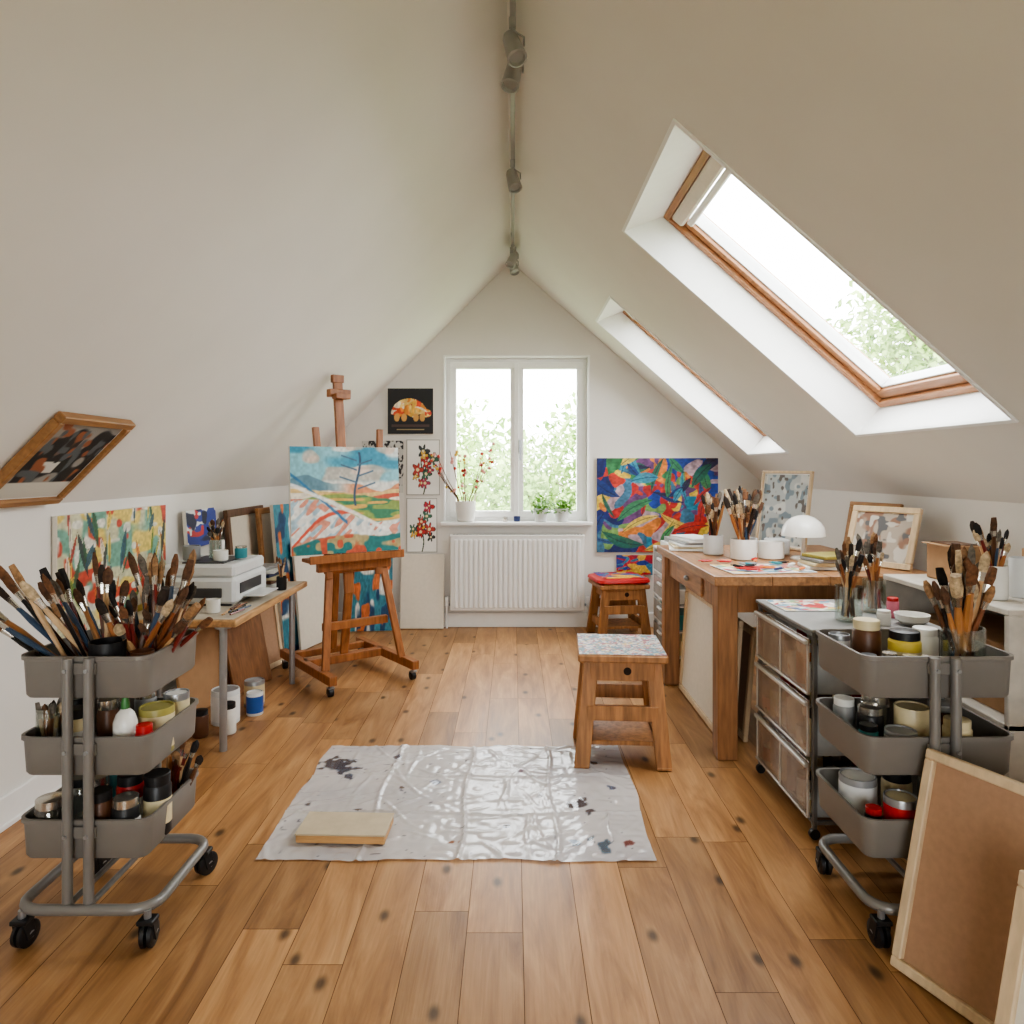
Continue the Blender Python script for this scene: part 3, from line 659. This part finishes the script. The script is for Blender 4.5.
canvas('blank_canvas',-1.34,4.86,.005,74,5,.45,.72,None,.02)
canvas('abstract_canvas',-1.08,5.21,.005,6,6,.36,.66,lambda U,V:f_teal(V,U),.02)

# ------------------------------------------------------------------ easel
b=B('easel');yaw=38;EX,EY=-.765,3.87
b.M=place(EX,EY,0,yaw)
for sx in(-.25,.25):
    b.bx(sx-.022,sx+.022,-.02,.72,.065,.115,EASEL)
    for y in(.01,.68):
        b.cyl((sx,y,.045),(sx,y,.067),.007,STEEL)
        b.rev((sx-.014,y+.01,.024),(1,0,0),[(0,.02),(.002,.024),(.026,.024),(.028,.02)],BLACK,16)
        b.bx(sx-.018,sx+.018,y-.012,y+.02,.044,.052,STEEL)
b.bx(-.25,.25,.36,.42,.07,.115,EASEL);b.bx(-.25,.25,.60,.64,.07,.11,EASEL)
for sx in(-1,1):
    b.beam((sx*.235,.12,.11),(sx*.15,.25,.78),.042,.024,EASEL)
    b.beam((sx*.15-.03,.19,.60),(sx*.20-.03,.27,1.45),.038,.022,EASEL)
b.beam((0,.40,.10),(-.02,.24,.80),.05,.022,EASEL)
b.beam((-.04,.24,.50),(-.085,.30,1.72),.055,.024,EASEL)
b.beam((.02,.60,.10),(-.05,.34,1.25),.04,.022,EASEL)
b.bx(-.20,.20,.22,.255,.30,.345,EASEL);b.bx(-.19,.19,.22,.25,.62,.66,EASEL)
b.bx(-.24,.2,.25,.28,1.10,1.14,EASEL)
b.bx(-.33,.24,.10,.22,.705,.725,EASEL);b.bx(-.33,.24,.095,.110,.70,.745,EASEL);b.bx(-.25,.2,.18,.215,.64,.705,EASEL)
b.box((-.083,.285,1.65),(.13,.05,.045),EASEL);b.box((-.083,.25,1.63),(.09,.06,.03),EASEL);b.box((-.086,.30,1.735),(.07,.035,.045),EASEL)
b.cyl((-.083,.30,1.65),(-.083,.35,1.65),.012,BLACK)
b.done()
M=place(EX,EY,0,yaw)
o=M@Vector((-.10,.12,.746))
canvas('landscape_painting',o.x,o.y,o.z,yaw-8,5,.62,.595,f_landscape,.022,n=200)

# ------------------------------------------------------------------ left low table
b=B('work_table');TZ=.57
b.bx(-1.70,-1.18,2.98,4.02,TZ-.03,TZ,PINEY,.004);b.bx(-1.69,-1.20,3.0,4.0,TZ,TZ+.002,mat('table_paper_cover',(200,190,174),.8,var=.1,scale=9),.0005)
for x in(-1.66,-1.25):
    for y in(3.02,3.96): b.cyl((x,y,0),(x,y,TZ-.03),.016,STEEL,14);b.cyl((x,y,TZ-.04),(x,y,TZ-.03),.035,STEEL,14)
b.done();TZ=.573
b=B('printer')
b.bx(-1.66,-1.30,3.27,3.70,TZ+.006,TZ+.13,PLAST,.015);b.bx(-1.65,-1.31,3.29,3.69,TZ+.13,TZ+.19,PLAST,.02)
b.bx(-1.60,-1.36,3.262,3.28,TZ+.04,TZ+.085,DKGREY);b.bx(-1.302,-1.294,3.33,3.60,TZ+.05,TZ+.10,DKGREY);b.bx(-1.58,-1.38,3.34,3.6,TZ+.188,TZ+.197,DKGREY,.004)
b.bx(-1.3,-1.2,3.36,3.58,TZ+.03,TZ+.036,PLAST);b.bx(-1.64,-1.32,3.28,3.3,TZ+0,TZ+.01,DKGREY);b.bx(-1.64,-1.32,3.66,3.68,TZ+0,TZ+.01,DKGREY)
b.done()
shelfstuff('jars_on_printer',[('j',-1.57,3.42,TZ+.198,.04,.07,pc('grey'),None,None),('j',-1.48,3.48,TZ+.198,.03,.09,JAR,None,None),('j',-1.42,3.40,TZ+.198,.035,.05,CERAM,None,None),('j',-1.36,3.5,TZ+.198,.03,.06,pc('teal'),CHROME,None)])
b=B('jar_of_brushes');jar(b,-1.52,3.60,TZ+.198,.035,.08,CERAM);bunch(b,-1.52,3.60,TZ+.205,16,.02,.6,(.12,.18),1.3);b.done()
b=B('sketchbook_stack')
for i,(w,m) in enumerate([(.30,'white'),(.26,'brown'),(.28,'cream'),(.24,'navy'),(.24,'white'),(.2,'grey')]): b.box((-1.42,3.87,TZ+.010+i*.018),(w,.20,.016),pc(m),.002,Matrix.Rotation(.10*(-1)**i,3,'Z'))
b.done()
b=B('tool_cup');jar(b,-1.23,3.72,TZ,.026,.07,BLACK);bunch(b,-1.23,3.72,TZ+.01,8,.015,.3,(.12,.17),1.0);b.done()
b=B('loose_pencils')
for i in range(12):
    x=r.uniform(-1.28,-1.22);y=r.uniform(3.02,3.2);a=r.uniform(.9,2.1)
    b.cyl((x,y,TZ+.006+.0006*i),(x+.11*math.cos(a)*.3,y+.13*math.sin(a),TZ+.006+.0006*i),.004,r.choice(HANDLES),6)
b.done()
shelfstuff('paint_tins',[('t',-1.50,3.10,TZ+.001,.045,.11,STEEL,pc('white'),None),('t',-1.60,3.18,TZ+.001,.04,.10,pc('cream'),None,None),('j',-1.34,3.13,TZ+.001,.03,.06,CERAM,None,None)])
shelfstuff('paint_buckets',[('t',-1.38,3.36,.001,.065,.16,PLAST,PAPER,pc('grey')),('t',-1.28,3.47,.001,.04,.11,PLAST,pc('blue'),pc('white')),('j',-1.31,3.22,.001,.035,.14,pc('white'),BLACK,None),('j',-1.42,3.18,.001,.035,.12,pc('brown'),BLACK,None),('t',-1.33,3.60,.001,.05,.13,STEEL,pc('cream'),pc('grey'))])
BOARD=mat('mdf_board',(170,130,92),.7,var=.05)
canvas('wood_panel',-1.54,3.60,.005,80,10,.46,.46,None,.018,edge=BOARD)
canvas('wood_panel',-1.43,3.88,.005,76,12,.34,.48,None,.018,edge=wood('frame_brown',(140,96,62),.5,'Z',.15))
canvas('blank_canvas',-1.46,4.22,.005,76,8,.30,.5,None,.018,PALE,.03,KRAFT)

# ------------------------------------------------------------------ dust sheet + board
def sheet():
    x0,x1,y0,y1=-.80,.455,2.17,3.06;nx,ny=200,150
    U,V=np.meshgrid(np.linspace(0,1,nx),np.linspace(0,1,ny))
    X=x0+(x1-x0)*U+.03*(vn(U,V,3,6,101)-.5)*np.where((U<.1)|(U>.9),1,.2);Y=y0+(y1-y0)*V+.025*(vn(U,V,8,3,102)-.5)
    Z=.002+.003*vn(U,V,10,8,103)+.003*np.abs(vn(U,V,34,26,104)-.5)*2
    for k in range(1,4): Z+=.006*np.exp(-((U-k/4-.008*np.sin(V*9))/.005)**2)
    for k in range(1,3): Z+=.006*np.exp(-((V-k/3-.008*np.sin(U*7))/.007)**2)
    rng=np.random.RandomState(9)
    for k in range(90):
        cx,cy,a,L=rng.rand(),rng.rand(),rng.rand()*3.14,rng.uniform(.03,.12)
        dx=U-cx;dy=(V-cy)*.7;p=dx*math.cos(a)+dy*math.sin(a);q=-dx*math.sin(a)+dy*math.cos(a)+.006*np.sin(p*25)
        Z+=rng.uniform(.002,.006)*np.exp(-(q/.005)**2)*np.exp(-(p/L)**2)
    C=np.ones(U.shape+(3,))*np.array([222,218,217])/255.
    C=mixc(C,(196,194,200),ss(vn(U,V,5,4,106),.5,.8)*.5)
    for (cx,cy,s,c) in((.06,.80,.045,(60,66,80)),(.10,.74,.035,(60,70,90)),(.12,.66,.018,(60,70,90)),(.82,.40,.030,(50,54,64)),(.86,.35,.018,(60,60,70)),(.84,.44,.014,(60,60,70)),(.80,.12,.014,(60,100,130)),(.95,.12,.014,(120,60,60)),(.87,.10,.022,(60,90,110)),(.84,.14,.014,(60,90,110)),(.72,.5,.012,(90,90,90)),(.4,.62,.015,(120,130,150)),(.55,.9,.012,(120,120,130)),(.2,.35,.01,(70,70,80)),(.3,.55,.008,(90,60,60)),(.9,.8,.01,(60,60,70)),(.05,.4,.012,(80,80,90)),(.62,.24,.012,(80,90,110)),(.48,.12,.010,(150,90,60)),(.93,.55,.012,(60,80,110)),(.25,.86,.012,(70,80,100)),(.66,.72,.010,(90,60,80))):
        d=np.sqrt((U-cx)**2+((V-cy)*.7)**2)*(1+1.2*(vn(U,V,60,44,107)-.5));C=mixc(C,c,(1-ss(d,s*.7,s))*.85)
    C=mixc(C,(110,110,120),ss(vn(U,V,60,50,108),.93,.97)*.8)
    Cl=np.where(C<=0.04045,C/12.92,((C+0.055)/1.055)**2.4)
    b=B('plastic_dust_sheet')
    fs=[(j*nx+i,j*nx+i+1,(j+1)*nx+i+1,(j+1)*nx+i) for j in range(ny-1) for i in range(nx-1)]
    b.add(list(zip(X.ravel(),Y.ravel(),Z.ravel())),fs,SHEET,[tuple(c) for c in Cl.reshape(-1,3)])
    b.done(60)
sheet()
b=B('wooden_painting_panel');b.M=place(-.555,2.325,.009,-2)
b.bx(-.145,.145,-.072,.072,0,.026,PINEX,.003);b.bx(-.147,.147,-.074,.074,.026,.032,mat('panel_face',(196,180,152),.7,var=.05),.002)
b.done()

# ------------------------------------------------------------------ stools
def stool(name,x,y,yaw,w,h,func):
    b=B(name);b.M=place(x,y,.004,yaw);k=w/2
    b.bx(-k,k,-k,k,h-.035,h-.002,STOOLW,.008)
    b.flatart(-k+.005,k-.005,-k+.005,k-.005,h-.0005,func,80)
    for sx in(-1,1):
        for sy in(-1,1):
            b.beam((sx*(k-.015),sy*(k-.025),0.006),(sx*(k-.055),sy*(k-.055),h-.03),.062,.03,STOOLW)
            b.box((sx*(k-.015),sy*(k-.025),.006),(.06,.034,.012),STOOLW)
    for s in(-1,1):
        b.bx(-k+.05,k-.05,s*(k-.045)-.011,s*(k-.045)+.011,h-.115,h-.03,STOOLW)
        b.bx(s*(k-.055)-.011,s*(k-.055)+.011,-k+.05,k-.05,h-.10,h-.03,STOOLW)
        b.bx(-k+.035,k-.035,s*(k-.035)-.012,s*(k-.035)+.012,.19,.25,STOOLW)
        b.bx(s*(k-.03)-.012,s*(k-.03)+.012,-k+.04,k-.04,.085,.14,STOOLW)
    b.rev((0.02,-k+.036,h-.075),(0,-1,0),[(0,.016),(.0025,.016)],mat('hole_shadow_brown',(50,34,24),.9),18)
    b.bx(-k+.045,k-.045,-k+.05,k-.05,.082,.10,STOOLW)
    return b.done()
stool('wooden_stool',.455,2.99,-4,.36,.465,f_seat)
stool('wooden_stool',.76,5.06,8,.36,.40,f_redseat)
b=B('seat_cushion');b.M=place(.76,5.06,.405,8);b.loft([rr(-.17,.17,-.17,.17,.05,0),rr(-.195,.195,-.185,.185,.06,.012),rr(-.19,.19,-.18,.18,.06,.03),rr(-.15,.15,-.15,.15,.05,.04)],pc('red'),True,True)
b.flatart(-.15,.15,-.15,.15,.042,f_redseat,40);b.done()

# ------------------------------------------------------------------ right table
b=B('wooden_worktable');x0,x1,y0,y1,h=.83,1.78,2.88,4.05,.775
for i in range(4):
    a=x0+(x1-x0)*i/4;b.bx(a+.0008,a+(x1-x0)/4-.0008,y0,y1,h-.042,h,TABLEX,.003)
for x in(x0+.065,x1-.075):
    for y in(y0+.075,y1-.075): b.bx(x-.042,x+.042,y-.042,y+.042,0,h-.042,TABLE,.005)
for y in(y0+.06,y1-.06): b.bx(x0+.1,x1-.1,y-.014,y+.014,h-.16,h-.042,TABLE)
for x in(x0+.06,x1-.06): b.bx(x-.014,x+.014,y0+.1,y1-.1,h-.16,h-.042,TABLE)
b.bx(x0+.036,x0+.046,y0+.35,y1-.35,h-.15,h-.055,TABLEX);b.sph((x0+.028,(y0+y1)/2,h-.1),.014,STEEL)
b.done()
canvas('blank_canvas',.915,3.47,.005,-90,4,.80,.57,None,.02,PALE,.03,CREAM)
canvas('blank_canvas',.965,3.48,.005,-90,4,.76,.54,None,.02,PALE,.03,CREAM)
canvas('blank_canvas',1.02,3.45,.005,-90,5,.7,.50,None,.02,PALE,.03,KRAFT)
T=.776
b=B('jar_of_brushes');jar(b,1.12,3.40,T,.062,.10,CERAM);bunch(b,1.12,3.40,T+.008,64,.045,.5,(.22,.35),1.6);b.done()
b=B('jar_of_brushes');jar(b,1.03,3.60,T,.05,.10,PLAST);bunch(b,1.03,3.60,T+.008,24,.035,.35,(.20,.32),1.5);b.done()
shelfstuff('ceramic_bowls',[('j',1.265,3.43,T,.06,.085,CERAM,None,None),('j',1.22,3.64,T,.05,.08,PLAST,None,None)])
b=B('paper_stack')
for i in range(6): b.box((.96+.008*i,3.85+.01*(i%2),T+.006+i*.011),(.2-.01*i,.26,.010),[PAPER,pc('cream'),PAPER,pc('grey'),PAPER,PAPER][i],.001,Matrix.Rotation(.1*(i-2),3,'Z'))
b.done()
b=B('paint_palette_sheet');b.M=place(1.09,3.07,T+.001,6)
b.bx(-.185,.185,-.13,.13,0,.004,PAPER,.001)
b.flatart(-.18,.18,-.125,.125,.0045,f_palette);b.done()
b=B('loose_paint_tubes')
for i in range(18):
    x=r.uniform(.90,1.24);y=r.uniform(2.95,3.28);a=r.uniform(0,3.14)
    b.rev((x,y,T+.016),(math.cos(a),math.sin(a),0),[(0,.002),(.01,.007),(.05,.009),(.055,.004),(.066,.004)],pc(r.choice(['red','teal','white','navy','orange','grey','black'])),8,.7)
b.done()
b=B('book_stack')
for i,(m,w) in enumerate([('white',.24),('cream',.22),('grey',.2),('olive',.18)]): b.box((1.40,3.09,T+.009+i*.016),(w,.15,.014),pc(m),.002,Matrix.Rotation(.15*(i-1),3,'Z'))
b.done()
b=B('dome_table_lamp');x,y=1.41,3.40
b.lathe((x,y,T),[(.06,0),(.06,.008),(.05,.014),(.012,.02),(.009,.10),(.009,.14)],CERAM,24)
b.lathe((x,y,T+.115),[(.103,0),(.102,.012),(.095,.042),(.078,.068),(.052,.088),(.025,.098),(.002,.101)],CERAM,32)
b.done()
canvas('framed_picture',1.46,3.86,T+.003,-66,8,.36,.43,f_portrait,.022,PALE,.014,PAPER,matte=.008)
canvas('framed_drawing',1.62,3.14,T+.003,-60,18,.32,.28,f_rust,.022,PALE,.028,PAPER)
canvas('blank_canvas',1.70,3.38,T+.003,-70,12,.3,.28,None,.022,FRAMEW,.025,KRAFT)
b=B('ceramic_box');b.bx(1.31,1.41,3.56,3.66,T,T+.08,PLAST,.006);b.done()

b=B('plastic_drawer_tower');x0,x1,y0,y1=.97,1.33,4.35,4.85
for k in range(4):
    z=.03+k*.16;b.bx(x0+.006,x1,y0,y1,z,z+.012,PLAST);b.bx(x0,x0+.008,y0+.02,y1-.02,z+.018,z+.142,CLEAR,.004);b.bx(x0+.01,x1-.01,y0+.015,y1-.015,z+.018,z+.11,pc(['cream','teal','white','grey'][k]))
    b.bx(x0-.015,x0,4.54,4.66,z+.1,z+.115,PLAST)
for x in(x0+.015,x1-.015):
    for y in(y0+.01,y1-.01): b.bx(x-.012,x+.012,y-.012,y+.012,0,.68,PLAST)
b.bx(x0,x1,y0,y1,.67,.685,PLAST,.005);b.done()
b=B('paint_set_box');b.bx(1.0,1.3,4.45,4.75,.687,.73,pc('white'));b.bx(1.02,1.28,4.47,4.73,.73,.76,pc('grey'));b.done()

# smoke drawer unit
b=B('drawer_unit');x0,x1,y0,y1,h=.98,1.42,2.29,2.81,.68
FR=mat('grey_steel_frame',(110,108,105),.4,.3)
RIM=mat('drawer_rim_plastic',(196,188,178),.25,var=.05,trans=.12)
for x in(x0+.01,x1-.01):
    for y in(y0+.01,y1-.01): b.bx(x-.008,x+.008,y-.008,y+.008,.035,h,FR);b.rev((x,y-.008,.018),(0,1,0),[(0,.017),(.016,.017)],BLACK,14)
for z in(.055,h-.01):
    for x in(x0+.01,x1-.01): b.bx(x-.007,x+.007,y0,y1,z-.007,z+.007,FR)
    for y in(y0+.01,y1-.01): b.bx(x0,x1,y-.007,y+.007,z-.007,z+.007,FR)
for k,z in enumerate((.065,.268,.471)):
    for y in(y0+.01,y1-.01): b.bx(x0,x1,y-.007,y+.007,z+.165,z+.172,FR,.001)
    b.bx(x0-.006,x0-.002,y0+.018,y1-.018,z,z+.185,SMOKE,.001)
    b.bx(x0-.020,x0-.006,y0+.018,y1-.018,z+.165,z+.180,RIM,.005)
    b.bx(x0-.014,x0-.006,y0+.018,y1-.018,z,z+.008,RIM,.003)
    for yy in(y0+.018,y0+.255,y1-.026): b.bx(x0-.010,x0-.006,yy,yy+.008,z+.008,z+.165,RIM,.002)
    b.bx(x0+.012,x1-.02,y0+.022,y0+.026,z,z+.165,CLEAR,.001);b.bx(x0+.012,x1-.02,y1-.026,y1-.022,z,z+.165,CLEAR,.001);b.bx(x0+.012,x1-.02,y0+.028,y1-.028,z,z+.004,RIM,.001)
    for i in range(30):
        xx=x0+.035+.34*(i%5)/5;yy=y0+.055+.41*(i//5)/5+r.uniform(0,.01);hh=r.uniform(.05,.145)
        jar(b,xx,yy,z+.005,.030,hh,pc(r.choice(['white','cream','orange','grey','brown','white','cream','olive','red'])),r.choice([None,BLACK,CERAM,CERAM]),None,10)
b.bx(x0-.005,x1+.005,y0-.005,y1+.005,h,h+.012,mat('drawer_top',(150,150,148),.4),.003)
b.done()
b=B('paint_palette_sheet');b.M=place(1.12,2.67,h+.0135,0)
b.bx(-.12,.12,-.10,.10,0,.003,PAPER,.001)
b.flatart(-.118,.118,-.098,.098,.0035,lambda U,V:f_palette(V,U));b.done()
h2=h+.013
b=B('jar_of_brushes');jar(b,1.16,2.42,h2,.045,.12,JAR);bunch(b,1.16,2.42,h2+.01,24,.03,.38,(.18,.28),1.3);b.done()
b=B('jar_of_brushes');jar(b,1.32,2.56,h2,.040,.12,JAR);bunch(b,1.32,2.56,h2+.01,20,.03,.34,(.18,.28),1.3);b.done()
b=B('mixing_bowl');b.lathe((1.345,2.36,h2),[(.03,0),(.05,.015),(.055,.035),(.051,.035),(.045,.015),(.001,.006)],CERAM,24);b.done()
shelfstuff('small_paint_pots',[('j',1.245,2.35,h2,.022,.05,pc('white'),pc('white'),None),('j',1.34,2.47,h2,.02,.07,pc('pink'),pc('red'),None)])

# right storage shelf
b=B('storage_shelf');x0,x1,y0,y1=1.50,1.90,2.12,2.84
SH=mat('shelf_laminate',(206,198,186),.5)
for z in(.06,.42,.77): b.bx(x0,x1,y0,y1,z,z+.02,SH)
for y in(y0,y1-.02): b.bx(x0,x1,y,y+.02,0,.77,SH)
b.bx(x1-.01,x1,y0+.02,y1-.02,.08,.77,SH);b.done()
b=B('cardboard_box');b.bx(1.63,1.75,2.60,2.76,.791,.93,CARD);b.bx(1.61,1.64,2.60,2.76,.925,.93,CARD,.001);b.bx(1.64,1.74,2.61,2.75,.931,.933,pc('brown'),.0005);b.done()
b=B('cardboard_box');b.bx(1.55,1.85,2.2,2.7,.441,.66,CARD);b.done()
b=B('cardboard_box');b.bx(1.55,1.85,2.2,2.7,.081,.33,CARD);b.done()
shelfstuff('white_mugs',[('j',1.72,2.46,.791,.042,.11,CERAM,None,None),('j',1.70,2.33,.791,.042,.13,PLAST,None,None),('j',1.60,2.46,.791,.038,.09,pc('cream'),None,None),('j',1.80,2.40,.791,.045,.15,CARD,None,None)])
b=B('jar_of_brushes');jar(b,1.58,2.30,.791,.04,.11,CERAM);bunch(b,1.58,2.30,.80,16,.03,.4,(.18,.26),1.3);b.done()

# foreground leaning canvases
yw=-90+24.5
canvas('stretched_canvas_back',1.065,1.395,.006,yw,15,.70,.525,None,.03,PALE,.024,KRAFT)
canvas('stretched_canvas_back',.93,1.18,.006,-70,14,.30,.45,None,.02,PALE,.03,CREAM)
b=B('wooden_crate')
for k in range(4): b.bx(1.30,1.66,1.36,1.375,.02+k*.10,.10+k*.10,PINEX);b.bx(1.30,1.66,1.685,1.70,.02+k*.10,.10+k*.10,PINEX);b.bx(1.30,1.315,1.375,1.685,.02+k*.10,.10+k*.10,PINEY);b.bx(1.645,1.66,1.375,1.685,.02+k*.10,.10+k*.10,PINEY)
for x in(1.325,1.635):
    for y in(1.385,1.675): b.bx(x-.012,x+.012,y-.012,y+.012,0,.42,PINE)
b.bx(1.31,1.65,1.37,1.69,.01,.02,PINEX);b.done()

# ------------------------------------------------------------------ sill plants
S=WZ0+.004
b=B('vase_of_berry_twigs');x,y=-.365,YB+.005
b.lathe((x,y,S),[(.055,0),(.068,.01),(.078,.08),(.08,.155),(.074,.155),(.07,.1),(.01,.09)],CERAM,24)
rt=random.Random(12)
for i in range(12):
    a=rt.uniform(0,6.28);q=rt.uniform(.10,.30);H=rt.uniform(.28,.48);dx=math.cos(a)*q;dy=-abs(math.sin(a)*q*.35)-.05
    pts=[Vector((x+dx*.1,y+dy*.1,S+.05)),Vector((x+dx*.25,y+dy*.25,S+.18)),Vector((x+dx*.6,y+dy*.6,S+.12+H*.5)),Vector((x+dx,y+dy,S+.12+H))]
    b.tube(pts,[.0040,.0036,.003,.002],TWIG,5)
    for t in range(5):
        f=rt.uniform(.3,1);p=pts[2].lerp(pts[3],f) if t<4 else pts[1].lerp(pts[2],f);p=p+Vector((rt.uniform(-.015,.015),rt.uniform(-.01,.01),rt.uniform(-.01,.015)))
        b.sph(p,rt.uniform(.008,.015),rt.choice([BUD,BUDP,BUDP,BUDY,BUD]),n=6)
b.done()
for x in(.215,.375):
    b=B('potted_herb');y=YB+.0
    b.lathe((x,y,S),[(.04,0),(.046,.005),(.055,.09),(.058,.10),(.052,.10),(.048,.08),(.005,.078)],PLAST,18)
    for i in range(190):
        a=rt.uniform(0,6.28);q=.115*math.sqrt(rt.random());z=S+.10+rt.uniform(0,.10)-(q*.35);c=Vector((x+math.cos(a)*q*.68,y-.01+math.sin(a)*q*.5,z))
        u=Vector((rt.uniform(-1,1),rt.uniform(-1,1),rt.uniform(-.3,.6))).normalized()*.017;w=Vector((rt.uniform(-1,1),rt.uniform(-1,1),rt.uniform(-.5,.5))).normalized()*.011
        b.add([c-u,c+w,c+u,c-w],[(0,1,2,3)],LEAF)
        if i%5==0: b.tube([(x,y,S+.07),tuple(c)],.0015,LEAF,4)
    b.done()
shelfstuff('small_jars_on_sill',[('j',.03,YB,S,.025,.04,pc('navy'),None,None),('j',-.06,YB,S,.02,.035,CHROME,None,None)])

# ------------------------------------------------------------------ outside
TL=bpy.data.materials.new('tree_leaves');TL.use_nodes=True;N=TL.node_tree.nodes;L=TL.node_tree.links;N.remove(N['Principled BSDF'])
df=N.new('ShaderNodeBsdfDiffuse');nz=N.new('ShaderNodeTexNoise');nz.inputs['Scale'].default_value=1.5;cr=N.new('ShaderNodeValToRGB');cr.color_ramp.elements[0].color=lin((112,146,78))+(1,);cr.color_ramp.elements[1].color=lin((186,206,140))+(1,);cr.color_ramp.elements[0].position=.3;cr.color_ramp.elements[1].position=.7
tc=N.new('ShaderNodeTexCoord');L.new(tc.outputs['Object'],nz.inputs['Vector']);L.new(nz.outputs['Fac'],cr.inputs['Fac']);L.new(cr.outputs[0],df.inputs[0]);L.new(df.outputs[0],N['Material Output'].inputs['Surface'])
BARK=mat('tree_bark',(150,140,126),.9,var=.2)
def tree(x,y,top,rad,seed,n=4600,ls=.08):
    r=np.random.RandomState(seed);b=B('garden_tree')
    z0=-3.0;cz=top-rad*.9
    b.tube([(x,y,z0),(x+.1,y,cz-rad*.5),(x,y,cz+rad*.3)],[.22,.14,.05],BARK,8)
    bl=[(np.array([x,y,cz])+r.randn(3)*rad*np.array([.45,.45,.4]),rad*r.uniform(.35,.6)) for _ in range(14)]
    for c,q in bl: b.tube([(x,y,cz-rad*.4),tuple(c)],[.05,.015],BARK,5)
    for i in range(n):
        c,q=bl[r.randint(len(bl))];d=r.randn(3);d/=np.linalg.norm(d);p=Vector(c+d*q*r.rand()**.4)
        u=Vector(r.randn(3)).normalized()*ls;w=Vector(r.randn(3)).normalized()*ls*.65
        b.add([p-u,p+w,p+u,p-w],[(0,1,2,3)],TL)
    b.done(recalc=False)
for i,(x,y,t,rd) in enumerate([(-2.2,14,2.3,2.2),(.3,15,2.6,2.3),(2.6,14,3.0,2.2),(-.9,12.5,1.6,1.9),(1.5,12.5,1.8,1.8),(7.2,11.5,4.7,1.8),(9.2,13.5,4.6,2.2)]): tree(x,y,t,rd,i+1)
b=B('garden_lawn');b.poly([(-40,-30,-3),(60,-30,-3),(60,60,-3),(-40,60,-3)],mat('lawn_grass',(150,165,125),.9,var=.2,scale=1));b.done()

# ------------------------------------------------------------------ world
w=bpy.data.worlds.new('overcast_sky');bpy.context.scene.world=w;w.use_nodes=True
bg=w.node_tree.nodes['Background'];bg.inputs['Color'].default_value=(0.97,0.98,1.0,1);bg.inputs['Strength'].default_value=13.5

# ------------------------------------------------------------------ camera
cam=bpy.data.cameras.new('camera');co=bpy.data.objects.new('camera',cam);bpy.context.collection.objects.link(co)
co.location=(0,0,1.22);co.rotation_euler=(D(90),0,0);cam.sensor_width=36;cam.lens=24.61;cam.shift_y=-.043;cam.shift_x=-.001;cam.clip_start=.05
bpy.context.scene.camera=co
sc=bpy.context.scene
try: sc.view_settings.look='AgX - Medium High Contrast'
except Exception as ex: print(ex)
